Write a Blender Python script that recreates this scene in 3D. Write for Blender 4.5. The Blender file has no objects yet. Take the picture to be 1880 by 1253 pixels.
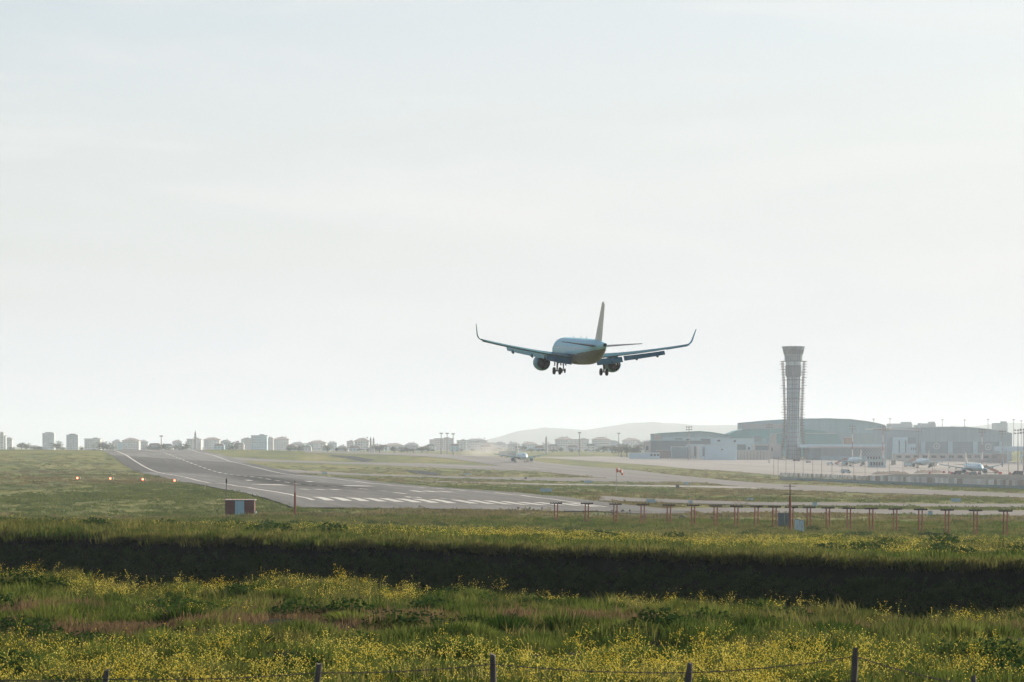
import bpy, math, random
import numpy as np
from mathutils import Vector, Matrix, Euler

# ------------------------------------------------------------------ camera, sky, sun, exposure
SC = bpy.context.scene
COL = SC.collection
F = 1880 * 115.0 / 36.0          # focal length in photograph pixels
HZ, CX, EYE = 818.0, 940.0, 10.8  # horizon row, centre column, eye height over the runway threshold
R = math.radians

cam_d = bpy.data.cameras.new('camera')
cam = bpy.data.objects.new('camera', cam_d); COL.objects.link(cam)
cam.location = (0, 0, EYE); cam.rotation_euler = (R(90), 0, 0)
cam_d.lens = 115.0; cam_d.sensor_width = 36.0; cam_d.shift_y = (HZ - 626.5) / 1880.0
cam_d.clip_start = 0.5; cam_d.clip_end = 60000
SC.camera = cam

SUN_AZ, SUN_EL = R(52), R(26)     # azimuth to the right of the view axis (+Y), elevation
world = bpy.data.worlds.new('World'); SC.world = world; world.use_nodes = True
wn, wl = world.node_tree.nodes, world.node_tree.links
bg = wn['Background']; bg.inputs['Strength'].default_value = 0.082
sky = wn.new('ShaderNodeTexSky'); sky.sky_type = 'NISHITA'; sky.sun_disc = False
sky.sun_elevation = SUN_EL; sky.sun_rotation = SUN_AZ
sky.air_density = 1.0; sky.dust_density = 2.0; sky.ozone_density = 1.0; sky.altitude = 90
# thin high veil of cloud: pale, slightly streaky, over the whole sky
tc = wn.new('ShaderNodeTexCoord'); mp = wn.new('ShaderNodeMapping')
mp.inputs['Scale'].default_value = (1.2, 1.2, 9.0); mp.inputs['Rotation'].default_value = (R(4), R(-3), 0)
wl.new(tc.outputs['Generated'], mp.inputs['Vector'])
nz = wn.new('ShaderNodeTexNoise'); nz.inputs['Scale'].default_value = 4.0; nz.inputs['Detail'].default_value = 6
nz.inputs['Roughness'].default_value = 0.55
wl.new(mp.outputs['Vector'], nz.inputs['Vector'])
cr = wn.new('ShaderNodeMapRange'); cr.inputs['From Min'].default_value = 0.35; cr.inputs['From Max'].default_value = 0.75
cr.inputs['To Min'].default_value = -0.075; cr.inputs['To Max'].default_value = -0.15      # optical depth of the veil straight up
wl.new(nz.outputs['Fac'], cr.inputs['Value'])
sp = wn.new('ShaderNodeSeparateXYZ'); wl.new(tc.outputs['Generated'], sp.inputs[0])
def wmath(op, a, b_=None):
    x = wn.new('ShaderNodeMath'); x.operation = op
    for k, v in enumerate((a, b_)):
        if v is None: continue
        if isinstance(v, (int, float)): x.inputs[k].default_value = v
        else: wl.new(v, x.inputs[k])
    return x.outputs[0]
path = wmath('DIVIDE', cr.outputs['Result'], wmath('MAXIMUM', sp.outputs['Z'], 0.02))     # longer way through it near the horizon
fac = wmath('SUBTRACT', 1.0, wmath('EXPONENT', path))
veil = wn.new('ShaderNodeMix'); veil.data_type = 'RGBA'
wl.new(fac, veil.inputs['Factor'])
wl.new(sky.outputs['Color'], veil.inputs['A'])
veil.inputs['B'].default_value = (6.0, 6.2, 6.3, 1)
# faint wispy streaks of higher cloud
mp2 = wn.new('ShaderNodeMapping'); mp2.inputs['Scale'].default_value = (2.2, 2.2, 16.0); mp2.inputs['Rotation'].default_value = (R(6), R(5), R(30))
wl.new(tc.outputs['Generated'], mp2.inputs['Vector'])
nz2 = wn.new('ShaderNodeTexNoise'); nz2.inputs['Scale'].default_value = 3.0; nz2.inputs['Detail'].default_value = 7; nz2.inputs['Roughness'].default_value = 0.6; nz2.inputs['Distortion'].default_value = 0.6
wl.new(mp2.outputs['Vector'], nz2.inputs['Vector'])
cr2 = wn.new('ShaderNodeMapRange'); cr2.inputs['From Min'].default_value = 0.48; cr2.inputs['From Max'].default_value = 0.78; cr2.inputs['To Max'].default_value = 0.6
wl.new(nz2.outputs['Fac'], cr2.inputs['Value'])
wisp = wn.new('ShaderNodeMix'); wisp.data_type = 'RGBA'; wisp.inputs['B'].default_value = (6.95, 6.8, 6.6, 1)
wl.new(cr2.outputs['Result'], wisp.inputs['Factor']); wl.new(veil.outputs['Result'], wisp.inputs['A'])
wl.new(wisp.outputs['Result'], bg.inputs['Color'])

sun_d = bpy.data.lights.new('sun', 'SUN'); sun_d.energy = 5.0; sun_d.angle = R(0.6); sun_d.color = (1.0, 0.88, 0.70)
sun = bpy.data.objects.new('sun', sun_d); COL.objects.link(sun)
SV = Vector((math.sin(SUN_AZ) * math.cos(SUN_EL), math.cos(SUN_AZ) * math.cos(SUN_EL), math.sin(SUN_EL)))
sun.rotation_euler = SV.to_track_quat('Z', 'Y').to_euler(); sun.location = SV * 300

vs = SC.view_settings
vs.view_transform = 'Standard'; vs.look = 'None'; vs.gamma = 1.0; vs.use_curve_mapping = False; vs.exposure = 0.72
cy = SC.cycles
cy.use_denoising = True; cy.max_bounces = 6; cy.diffuse_bounces = 2; cy.glossy_bounces = 2; cy.transmission_bounces = 3
cy.volume_bounces = 1; cy.transparent_max_bounces = 6; cy.caustics_reflective = False; cy.caustics_refractive = False
cy.sample_clamp_indirect = 4.0

# ------------------------------------------------------------------ helpers
rng = np.random.default_rng(7)
random.seed(11)

def tag(o, label=None, cat=None, group=None, kind=None):
    if label: o['label'] = label
    if cat: o['category'] = cat
    if group: o['group'] = group
    if kind: o['kind'] = kind
    return o

def empty(name, loc=(0, 0, 0), rz=0.0, label=None, cat=None, group=None, parent=None):
    o = bpy.data.objects.new(name, None); COL.objects.link(o)
    o.location = loc; o.rotation_euler = (0, 0, rz); o.empty_display_size = 0.2
    if parent: o.parent = parent
    return tag(o, label, cat, group)

def copy_tree(o, parent=None):
    c = o.copy(); COL.objects.link(c)
    if parent is not None: c.parent = parent
    for ch in list(o.children): copy_tree(ch, c)
    return c

class MB:
    """collects simple solids; build() links them as one mesh object"""
    def __init__(s): s.v = []; s.f = []; s.m = []; s.mi = 0
    def add(s, vs, fs):
        n = len(s.v); s.v += [tuple(p) for p in vs]; s.f += [tuple(i + n for i in f) for f in fs]; s.m += [s.mi] * len(fs)
        return s
    def box(s, c, d, rz=0.0, mat=None, taper=1.0):
        x, y, z = d[0] / 2, d[1] / 2, d[2] / 2
        P = [(-x, -y, -z), (x, -y, -z), (x, y, -z), (-x, y, -z), (-x * taper, -y * taper, z), (x * taper, -y * taper, z), (x * taper, y * taper, z), (-x * taper, y * taper, z)]
        M = mat if mat is not None else Matrix.Rotation(rz, 3, 'Z')
        return s.add([M @ Vector(p) + Vector(c) for p in P], [(3, 2, 1, 0), (4, 5, 6, 7), (0, 1, 5, 4), (1, 2, 6, 5), (2, 3, 7, 6), (3, 0, 4, 7)])
    def bar(s, a, b, w, h=None):
        a, b = Vector(a), Vector(b); d = b - a
        M = d.to_track_quat('X', 'Z').to_matrix()
        return s.box((a + b) / 2, (d.length, w, h or w), mat=M)
    def cyl(s, a, b, r0, r1=None, n=10, caps=True):
        a, b = Vector(a), Vector(b); r1 = r0 if r1 is None else r1
        M = (b - a).to_track_quat('Z', 'Y').to_matrix()
        P = []
        for c, r in ((a, r0), (b, r1)):
            P += [c + M @ Vector((r * math.cos(2 * math.pi * k / n), r * math.sin(2 * math.pi * k / n), 0)) for k in range(n)]
        Fs = [(k, (k + 1) % n, n + (k + 1) % n, n + k) for k in range(n)]
        if caps: Fs += [tuple(range(n - 1, -1, -1)), tuple(range(n, 2 * n))]
        return s.add(P, Fs)
    def loft(s, rings, close=True, caps=True):
        n = len(rings[0]); P = [p for r in rings for p in r]; Fs = []
        for i in range(len(rings) - 1):
            for k in range(n if close else n - 1):
                k2 = (k + 1) % n
                Fs.append((i * n + k, i * n + k2, (i + 1) * n + k2, (i + 1) * n + k))
        if caps and close: Fs += [tuple(range(n - 1, -1, -1)), tuple(range((len(rings) - 1) * n, len(rings) * n))]
        return s.add(P, Fs)
    def prism(s, poly, y0, y1):
        """poly in (x, z), extruded along y"""
        n = len(poly)
        return s.loft([[(x, y0, z) for x, z in poly], [(x, y1, z) for x, z in poly]])
    def build(s, name, mat, parent=None, smooth=False, loc=None, auto=None):
        me = bpy.data.meshes.new(name)
        me.from_pydata(s.v, [], s.f)
        mats = mat if isinstance(mat, (list, tuple)) else [mat]
        for m in mats: me.materials.append(m)
        if len(mats) > 1: me.polygons.foreach_set('material_index', s.m)
        me.update()
        import bmesh
        if len(s.f) < 60000:
            bm = bmesh.new(); bm.from_mesh(me); bmesh.ops.recalc_face_normals(bm, faces=bm.faces); bm.to_mesh(me); bm.free()
        if smooth:
            me.polygons.foreach_set('use_smooth', [True] * len(me.polygons))
            if auto: me.set_sharp_from_angle(angle=R(auto))
        o = bpy.data.objects.new(name, me); COL.objects.link(o)
        if parent: o.parent = parent
        if loc: o.location = loc
        return o

def lathe(mb, prof, n=20, M=None, caps=True):
    """prof: (r, z) pairs about local Z, then moved by the 4x4 matrix M"""
    rings = []
    for r, z in prof:
        ring = [Vector((r * math.cos(2 * math.pi * k / n), r * math.sin(2 * math.pi * k / n), z)) for k in range(n)]
        rings.append([(M @ p) if M is not None else p for p in ring])
    return mb.loft(rings, caps=caps)

# ------------------------------------------------------------------ materials
def mat_new(name):
    m = bpy.data.materials.new(name); m.use_nodes = True
    nt = m.node_tree; return m, nt.nodes, nt.links, nt.nodes['Principled BSDF']

def paint(name, col, rough=0.5, metal=0.0, var=0.12, scale=0.6, coat=0.0, bump=0.0, spec=0.5):
    """solid paint with slight dirt / weathering variation"""
    m, N, L, b = mat_new(name)
    t = N.new('ShaderNodeTexCoord'); n = N.new('ShaderNodeTexNoise')
    n.inputs['Scale'].default_value = scale; n.inputs['Detail'].default_value = 5; n.inputs['Roughness'].default_value = 0.6
    L.new(t.outputs['Object'], n.inputs['Vector'])
    r = N.new('ShaderNodeValToRGB'); e = r.color_ramp.elements
    lo = [c * (1 - var) for c in col]; hi = [min(1, c * (1 + var)) for c in col]
    e[0].position = 0.3; e[0].color = (*lo, 1); e[1].position = 0.7; e[1].color = (*hi, 1)
    L.new(n.outputs['Fac'], r.inputs['Fac']); L.new(r.outputs['Color'], b.inputs['Base Color'])
    b.inputs['Roughness'].default_value = rough; b.inputs['Metallic'].default_value = metal
    b.inputs['Coat Weight'].default_value = coat; b.inputs['Coat Roughness'].default_value = 0.08
    b.inputs['Specular IOR Level'].default_value = spec
    if bump:
        bp = N.new('ShaderNodeBump'); bp.inputs['Strength'].default_value = bump; bp.inputs['Distance'].default_value = 0.05
        L.new(n.outputs['Fac'], bp.inputs['Height']); L.new(bp.outputs['Normal'], b.inputs['Normal'])
    return m

def leaf_mat(name, c1, c2, trans=0.45, rough=0.6):
    """thin leaf: diffuse + translucent; colour varies between instances"""
    m, N, L, b = mat_new(name)
    oi = N.new('ShaderNodeObjectInfo'); r = N.new('ShaderNodeMix'); r.data_type = 'RGBA'
    r.inputs['A'].default_value = (*c1, 1); r.inputs['B'].default_value = (*c2, 1)
    L.new(oi.outputs['Random'], r.inputs['Factor'])
    d = N.new('ShaderNodeBsdfDiffuse'); t = N.new('ShaderNodeBsdfTranslucent'); mx = N.new('ShaderNodeMixShader')
    L.new(r.outputs['Result'], d.inputs['Color']); L.new(r.outputs['Result'], t.inputs['Color'])
    mx.inputs['Fac'].default_value = trans
    L.new(d.outputs[0], mx.inputs[1]); L.new(t.outputs[0], mx.inputs[2])
    L.new(mx.outputs[0], N['Material Output'].inputs['Surface']); N.remove(b)
    return m

# ------------------------------------------------------------------ terrain heights
def at(px, py, d):
    """point at depth d that lies on the line of sight of a photograph pixel"""
    return Vector(((px - CX) / F * d, d, EYE - (py - HZ) / F * d))

ctrl = []
for px, py, d in [(571.5, 921.7, 629), (481, 902, 757), (380.6, 888.5, 980), (327, 876, 1163), (283, 867.5, 1374), (253, 853, 1566),
                  (229, 837, 1764), (207, 827.8, 1994), (1132, 934, 637), (878, 904, 830), (640, 882, 1180), (522.6, 870.8, 1440), (424.7, 848, 1806), (366, 831.5, 2130),
                  (0, 826, 1950), (0, 850, 1480), (100, 868, 1250), (230, 884, 930), (0, 900, 800), (0, 935, 560), (450, 826.5, 2250), (560, 829.5, 2250),
                  (640, 832, 2400), (760, 834, 2500), (900, 837, 2500), (957, 850, 2000), (1150, 837, 2650), (1455, 843, 2450), (1650, 846, 2450), (1880, 849, 2450),
                  (1572, 857, 2230), (1693, 860, 2110), (1788, 873, 1700), (1430, 881, 1350), (1880, 898, 1150), (1200, 866, 1550), (1880, 928, 730), (1880, 945, 600),
                  (1420, 928, 680), (1021, 958, 463), (1450, 966, 437), (1846, 975, 413), (440, 953, 510), (541, 950, 480)]:
    p = at(px, py, d); ctrl.append((p.x, p.y, p.z))
for x, y, z in [(-700, 500, 2), (-700, 1500, 6), (-700, 2500, 9), (-330, 2500, 5.5), (-200, 2800, 4.5), (0, 3400, 4), (700, 500, -3), (700, 1300, -4), (800, 2500, 2),
                (-800, 4000, 4), (0, 5000, 4), (900, 4000, 4), (-3000, 1000, 4), (3000, 1000, 0), (-3000, 6000, 4), (3000, 6000, 4), (0, 9000, 4), (-3000, 11000, 4), (3000, 11000, 4)]:
    ctrl.append((x, y, z))
C = np.array(ctrl); CS = C[:, :2] * np.array([2.2, 1.0]) / 1000.0
def _tps(r2): return np.where(r2 > 1e-12, r2 * np.log(np.maximum(r2, 1e-12)), 0.0)
_n = len(C)
_K = _tps(((CS[:, None] - CS[None]) ** 2).sum(-1)) + np.eye(_n) * 2e-4
_P = np.c_[np.ones(_n), CS]
_A = np.block([[_K, _P], [_P.T, np.zeros((3, 3))]])
_w = np.linalg.solve(_A, np.r_[C[:, 2], 0, 0, 0])
def far_z(X, Y):
    q = np.stack([np.asarray(X) * 2.2, np.asarray(Y)], -1) / 1000.0
    out = np.full(q.shape[:-1], _w[_n]) + q[..., 0] * _w[_n + 1] + q[..., 1] * _w[_n + 2]
    for i in range(_n):
        out = out + _w[i] * _tps(((q - CS[i]) ** 2).sum(-1))
    return np.clip(out, -6.5, 12)

_perm = rng.permutation(512)
def vnoise(x, y, seed=0):
    """smooth value noise in -1..1"""
    x = np.asarray(x, float) + seed * 17.3; y = np.asarray(y, float) - seed * 9.1
    xi = np.floor(x).astype(int); yi = np.floor(y).astype(int); fx = x - xi; fy = y - yi
    fx = fx * fx * (3 - 2 * fx); fy = fy * fy * (3 - 2 * fy)
    h = lambda a, b: _perm[(_perm[a % 512] + b) % 512] / 255.5 - 1
    return (h(xi, yi) * (1 - fx) + h(xi + 1, yi) * fx) * (1 - fy) + (h(xi, yi + 1) * (1 - fx) + h(xi + 1, yi + 1) * fx) * fy

def sstep(a, b, x):
    t = np.clip((x - a) / (b - a), 0, 1); return t * t * (3 - 2 * t)

def edge_near(X):
    e = np.interp(X, [-60, -20, -15, -11, -6, 0, 5, 9, 12.5, 15, 19, 26, 60], [116, 114, 112, 103, 105, 98, 96, 89, 87, 93, 104, 108, 112])
    return e - np.interp(X, [4, 9, 14], [7.0, 3.0, 4.5]) + 0.9 * vnoise(X * 0.35, 0 * X + 3.3) + 0.5 * vnoise(X * 1.1, 0 * X + 8.1)
def edge_far(X):
    e = np.interp(X, [-80, -30, -25, -12, 0, 8, 15, 25, 80], [196, 184, 180, 168, 155.5, 144, 137, 131, 118])
    return e + 1.0 * vnoise(X * 0.22, 0 * X + 1.7) + 0.35 * vnoise(X * 0.9, 0 * X + 5.5)
BANK = 2.1
def ground_z(X, Y):
    X = np.asarray(X, float); Y = np.asarray(Y, float)
    fz = far_z(X, Y)
    en, ef = edge_near(X), edge_far(X)
    shelf = np.interp(Y, [-50, 0, 12, 45, 58, 120], [9.6, 9.2, 8.6, 6.55, 6.5, 6.6])
    shelf = shelf + 0.55 * np.exp(-((X - 16.5) / 4.2) ** 2 - ((Y - 92) / 6) ** 2) - 0.3 * np.exp(-((X - 10.5) / 4) ** 2 - ((Y - 82) / 6) ** 2)
    shelf = shelf + 0.20 * vnoise(X * 0.22, Y * 0.16, 1) + 0.17 * vnoise(X * 0.55, Y * 0.4, 2) + 0.08 * vnoise(X * 1.3, Y * 1.0, 7)
    shelf = shelf - 0.18 * sstep(en - 10, en, Y)
    beyond = np.maximum(Y - ef, 0)
    mead = 5.85 - 0.006 * np.minimum(beyond, 60) - np.interp(beyond, [0, 60, 130, 200, 270, 320], [0, 0.95, 2.85, 4.55, 6.1, 7.0])
    mead = mead + 0.28 * vnoise(X * 0.09, Y * 0.05, 3) * np.clip(beyond / 15, 0.2, 1) + 0.10 * vnoise(X * 0.45, Y * 0.25, 4)
    bot = 2.7 + 0.1 * vnoise(X * 0.5, Y * 0.5, 5)
    z = np.where(Y < en, shelf, bot)
    z = np.where(Y >= en, np.maximum(bot, shelf - (Y - en) * 0.8), z)
    bank = mead - (ef - Y) * (3.1 / BANK) - 0.25 * np.clip((ef - Y), 0, 0.6)
    z = np.where((Y > ef - 8) & (Y < ef), np.maximum(z, np.maximum(bot, bank)), z)
    z = np.where(Y >= ef, mead, z)
    w = sstep(385, 470, Y)
    fb = fz + (0.10 * vnoise(X * 0.12, Y * 0.05, 6)) * (1 - sstep(900, 1500, Y))
    return z * (1 - w) + fb * w
def gz(x, y): return float(ground_z(np.array([x]), np.array([y]))[0])
_D = np.r_[np.arange(45, 200, 0.5), np.arange(200, 500, 1.5), np.arange(500, 4500, 3.0)]
def pix(px, py, dmin=395):
    """where the line of sight of a photograph pixel meets the ground"""
    D = _D[_D > dmin]; X = (px - CX) / F * D; zr = EYE - (py - HZ) / F * D
    k = np.nonzero(ground_z(X, D) >= zr)[0]
    d = D[k[0]] if len(k) else D[-1]
    return (px - CX) / F * d, float(d)
# ------------------------------------------------------------------ ground sheet
def axis(parts):
    out = []
    for a, b, st in parts: out += list(np.arange(a, b, st))
    return np.array(out)
YS = axis([(-150, -20, 26), (-20, 50, 5), (50, 84, 1.2), (84, 116, 0.6), (116, 128, 1.5), (128, 196, 0.6), (196, 300, 2.5), (300, 520, 4), (520, 2700, 14), (2700, 4200, 100), (4200, 16000, 500)])
XR = axis([(0, 34, 0.75), (34, 80, 3), (80, 460, 9), (460, 900, 40), (900, 6300, 500)])
XS = np.r_[-XR[:0:-1], XR]
GX, GY = np.meshgrid(XS, YS)
GZ = ground_z(GX, GY)
def sheet(name, X, Y, Z, mat, uv=None, smooth=True, parent=None):
    ny, nx = X.shape
    me = bpy.data.meshes.new(name)
    i = np.arange(ny * nx).reshape(ny, nx)
    q = np.stack([i[:-1, :-1], i[:-1, 1:], i[1:, 1:], i[1:, :-1]], -1).reshape(-1, 4)
    me.vertices.add(ny * nx); me.vertices.foreach_set('co', np.stack([X, Y, Z], -1).astype(np.float32).ravel())
    me.loops.add(q.size); me.loops.foreach_set('vertex_index', q.ravel().astype(np.int32))
    me.polygons.add(len(q)); me.polygons.foreach_set('loop_start', np.arange(0, q.size, 4, dtype=np.int32))
    me.polygons.foreach_set('use_smooth', np.full(len(q), smooth))
    me.update(calc_edges=True); me.validate()
    if uv is not None:
        l = me.uv_layers.new(name='UVMap'); l.data.foreach_set('uv', uv.reshape(-1, 2)[q.ravel()].astype(np.float32).ravel())
    me.materials.append(mat)
    o = bpy.data.objects.new(name, me); COL.objects.link(o)
    if parent: o.parent = parent
    return o

def ground_mat():
    m, N, L, b = mat_new('ground_grass')
    geo = N.new('ShaderNodeNewGeometry')
    def noise(sx, sy, scale, detail=5, rough=0.6):
        mp = N.new('ShaderNodeMapping'); mp.inputs['Scale'].default_value = (sx, sy, 1)
        L.new(geo.outputs['Position'], mp.inputs['Vector'])
        n = N.new('ShaderNodeTexNoise'); n.inputs['Scale'].default_value = scale; n.inputs['Detail'].default_value = detail; n.inputs['Roughness'].default_value = rough
        L.new(mp.outputs['Vector'], n.inputs['Vector']); return n.outputs['Fac']
    def ramp(f, pts):
        r = N.new('ShaderNodeValToRGB'); e = r.color_ramp.elements
        e[0].position, e[0].color = pts[0][0], (*pts[0][1], 1); e[1].position, e[1].color = pts[-1][0], (*pts[-1][1], 1)
        for p, c in pts[1:-1]:
            x = e.new(p); x.color = (*c, 1)
        L.new(f, r.inputs['Fac']); return r.outputs['Color']
    def mix(f, a, c, mode='MIX'):
        x = N.new('ShaderNodeMix'); x.data_type = 'RGBA'; x.blend_type = mode
        for s, v in (('Factor', f), ('A', a), ('B', c)):
            if isinstance(v, (int, float)): x.inputs[s].default_value = v
            elif isinstance(v, tuple): x.inputs[s].default_value = (*v, 1)
            else: L.new(v, x.inputs[s])
        return x.outputs['Result']
    big = noise(1, 0.22, 0.03, 5, 0.62)          # broad mown / damp / dry zones
    mid = noise(1, 0.22, 0.22, 6, 0.7)          # tussock streaks
    col = ramp(big, [(0.30, (0.060, 0.080, 0.026)), (0.46, (0.110, 0.125, 0.038)), (0.60, (0.160, 0.155, 0.052)), (0.74, (0.22, 0.18, 0.09))])
    streak = ramp(mid, [(0.30, (0.22, 0.27, 0.24)), (0.48, (0.9, 0.92, 0.9)), (0.70, (1.25, 1.2, 1.0))])
    col = mix(0.9, col, streak, 'MULTIPLY')
    # bare soil close in, under the standing plants
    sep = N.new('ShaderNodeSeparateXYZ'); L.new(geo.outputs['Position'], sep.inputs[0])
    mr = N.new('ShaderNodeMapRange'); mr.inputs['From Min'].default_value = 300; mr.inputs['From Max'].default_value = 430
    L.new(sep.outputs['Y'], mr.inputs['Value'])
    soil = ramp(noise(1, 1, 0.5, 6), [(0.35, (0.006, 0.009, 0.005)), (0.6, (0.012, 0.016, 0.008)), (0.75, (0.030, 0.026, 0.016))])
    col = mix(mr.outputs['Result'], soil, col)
    L.new(col, b.inputs['Base Color']); b.inputs['Roughness'].default_value = 1.0; b.inputs['Specular IOR Level'].default_value = 0.1
    bp = N.new('ShaderNodeBump'); bp.inputs['Strength'].default_value = 0.8; bp.inputs['Distance'].default_value = 0.6
    L.new(noise(1, 0.4, 0.5, 8, 0.75), bp.inputs['Height']); L.new(bp.outputs['Normal'], b.inputs['Normal'])
    return m
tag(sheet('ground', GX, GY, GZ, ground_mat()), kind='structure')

# ------------------------------------------------------------------ pavements
def asphalt(name, base, streak=0.18, patch=0.15, uvmode=False, rubber=False):
    m, N, L, b = mat_new(name)
    uv = N.new('ShaderNodeUVMap')
    def noise(sx, sy, scale, detail=5):
        mp = N.new('ShaderNodeMapping'); mp.inputs['Scale'].default_value = (sx, sy, 1)
        L.new(uv.outputs['UV'], mp.inputs['Vector'])
        n = N.new('ShaderNodeTexNoise'); n.inputs['Scale'].default_value = scale; n.inputs['Detail'].default_value = detail
        L.new(mp.outputs['Vector'], n.inputs['Vector']); return n.outputs['Fac']
    def rng_(f, a, b_, lo, hi):
        x = N.new('ShaderNodeMapRange'); x.inputs['From Min'].default_value = a; x.inputs['From Max'].default_value = b_
        x.inputs['To Min'].default_value = lo; x.inputs['To Max'].default_value = hi; L.new(f, x.inputs['Value']); return x.outputs['Result']
    def mul(a, c):
        x = N.new('ShaderNodeMath'); x.operation = 'MULTIPLY'
        for k, v in enumerate((a, c)):
            if isinstance(v, (int, float)): x.inputs[k].default_value = v
            else: L.new(v, x.inputs[k])
        return x.outputs[0]
    v = rng_(noise(0.35, 0.012, 1.0, 6), 0.3, 0.7, 1 - streak, 1 + streak)      # streaks along the strip
    v = mul(v, rng_(noise(0.02, 0.006, 1.0, 3), 0.35, 0.65, 1 - patch, 1 + patch))
    v = mul(v, rng_(noise(1, 0.2, 0.8, 4), 0.3, 0.7, 0.93, 1.07))
    if rubber:
        sp = N.new('ShaderNodeSeparateXYZ'); L.new(uv.outputs['UV'], sp.inputs[0])
        ab = N.new('ShaderNodeMath'); ab.operation = 'ABSOLUTE'; L.new(sp.outputs['X'], ab.inputs[0])
        lane = rng_(ab.outputs[0], 4, 17, 1, 0)
        a1 = rng_(sp.outputs['Y'], 120, 300, 0, 1); a2 = rng_(sp.outputs['Y'], 600, 800, 1, 0)
        wob = rng_(noise(0.25, 0.004, 1.0, 5), 0.25, 0.5, 0.45, 1)
        rub = mul(mul(lane, mul(a1, a2)), wob)
        v = mul(v, rng_(rub, 0, 1, 1, 0.2))
        e1 = rng_(sp.outputs['Y'], 742, 746, 0, 1); e2 = rng_(sp.outputs['Y'], 1130, 1136, 1, 0)   # resurfaced length on the rise
        v = mul(v, rng_(mul(e1, e2), 0, 1, 1, 0.55))
    mixc = N.new('ShaderNodeMix'); mixc.data_type = 'RGBA'; mixc.blend_type = 'MULTIPLY'; mixc.inputs['Factor'].default_value = 1
    mixc.inputs['A'].default_value = (*base, 1); L.new(v, mixc.inputs['B'])
    L.new(mixc.outputs['Result'], b.inputs['Base Color'])
    b.inputs['Roughness'].default_value = 0.95; b.inputs['Specular IOR Level'].default_value = 0.03
    return m
M_RUN = asphalt('runway_asphalt', (0.14, 0.141, 0.137), rubber=True)
M_TAXI = asphalt('taxiway_asphalt', (0.18, 0.175, 0.165))
M_ROAD = asphalt('road_asphalt', (0.26, 0.25, 0.23))
M_APRON = asphalt('apron_concrete', (0.245, 0.235, 0.222), 0.22, 0.12)
M_DARK = asphalt('dark_sheet', (0.035, 0.042, 0.042))
M_LINE = asphalt('marking_paint', (0.46, 0.46, 0.44), 0.12, 0.08)
M_YEL = asphalt('taxi_line_paint', (0.55, 0.40, 0.10), 0.12, 0.08)

PAVE = []
UX, UY = -0.1483, 0.989           # runway heading in plan
OX, OY = -9.1, 633.0
def run_xy(t, s): return OX + t * UY + s * UX, OY - t * UX + s * UY
def run_sheet(name, t0, t1, s0, s1, lift, mat, ds=14.0, dt=8.0, parent=None):
    ns = max(2, int(math.ceil((s1 - s0) / ds)) + 1); nt = max(2, int(math.ceil((t1 - t0) / dt)) + 1)
    T, S = np.meshgrid(np.linspace(t0, t1, nt), np.linspace(s0, s1, ns))
    X, Y = run_xy(T, S)
    return sheet(name, X, Y, ground_z(X, Y) + lift, mat, np.stack([T, S], -1), parent=parent)
def strip(name, top, bot, lift, mat, n=70, m=7, kind='structure'):
    """pavement between two edges, each followed on the ground"""
    def follow(pts):
        P = np.array([pix(*p) for p in pts])
        t = np.r_[0, np.cumsum(np.hypot(*np.diff(P, axis=0).T))]; u = np.linspace(0, t[-1], n)
        return np.stack([np.interp(u, t, P[:, 0]), np.interp(u, t, P[:, 1])], -1), u
    A, u = follow(bot); B, _ = follow(top)
    k = np.linspace(0, 1, m)[None, :, None]
    G = A[:, None] * (1 - k) + B[:, None] * k
    X, Y = G[..., 0], G[..., 1]
    PAVE.append(np.r_[A, B[::-1]])
    w = np.hypot(*(B - A).T).mean()
    uv = np.stack([np.broadcast_to(k[..., 0] * w, X.shape), np.broadcast_to(u[:, None], X.shape)], -1)
    o = sheet(name, X.T, Y.T, (ground_z(X, Y) + lift).T, mat, uv.transpose(1, 0, 2))
    if kind: tag(o, kind=kind)
    return o

PAVE.append(np.array([run_xy(t, s) for t, s in ((-38, -47), (38, -47), (38, 1900), (-38, 1900))]))
runway = tag(run_sheet('runway', -37, 37, -46, 1900, 0.22, M_RUN), kind='structure')
ML = 0.255
def mark(name, t0, t1, s0, s1): return run_sheet(name, t0, t1, s0, s1, ML, M_LINE, parent=runway)
mark('edge_line', -29.3, -28.4, 6, 1900); mark('edge_line', 28.4, 29.3, 6, 1900)
for k in range(16):
    t = -26.6 + k * 3.42 + (1.0 if k > 7 else -1.0) * 0.0 + (0.95 if k > 7 else 0)
    mark('threshold_stripe', t, t + 1.9, 6, 36)
for g in (-1, 1):
    for k in range(3):
        t = g * (9.2 + k * 3.4); mark('touchdown_bar', min(t, t + g * 1.9), max(t, t + g * 1.9), 150, 172.5)
        if k < 1: mark('touchdown_bar', min(t, t + g * 2.0), max(t, t + g * 2.0), 450, 472)
    t = g * 9.0; mark('aiming_point', min(t, t + g * 9), max(t, t + g * 9), 300, 350)
for k in range(44): mark('centreline_dash', -0.45, 0.45, 98 + k * 40, 98 + k * 40 + 24)
# runway number strokes just beyond the threshold
for t0, t1, s0, s1 in [(-5.2, -2.2, 49, 50.5), (-5.2, -4.4, 49, 58), (-3.0, -2.2, 49, 58), (-5.2, -2.2, 56.6, 58), (2.0, 5.0, 49, 50.5), (2.0, 2.8, 49, 58), (4.2, 5.0, 49, 53.5), (2.0, 5.0, 52.6, 53.6)]:
    mark('number_stroke', t0, t1, s0, s1)

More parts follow.
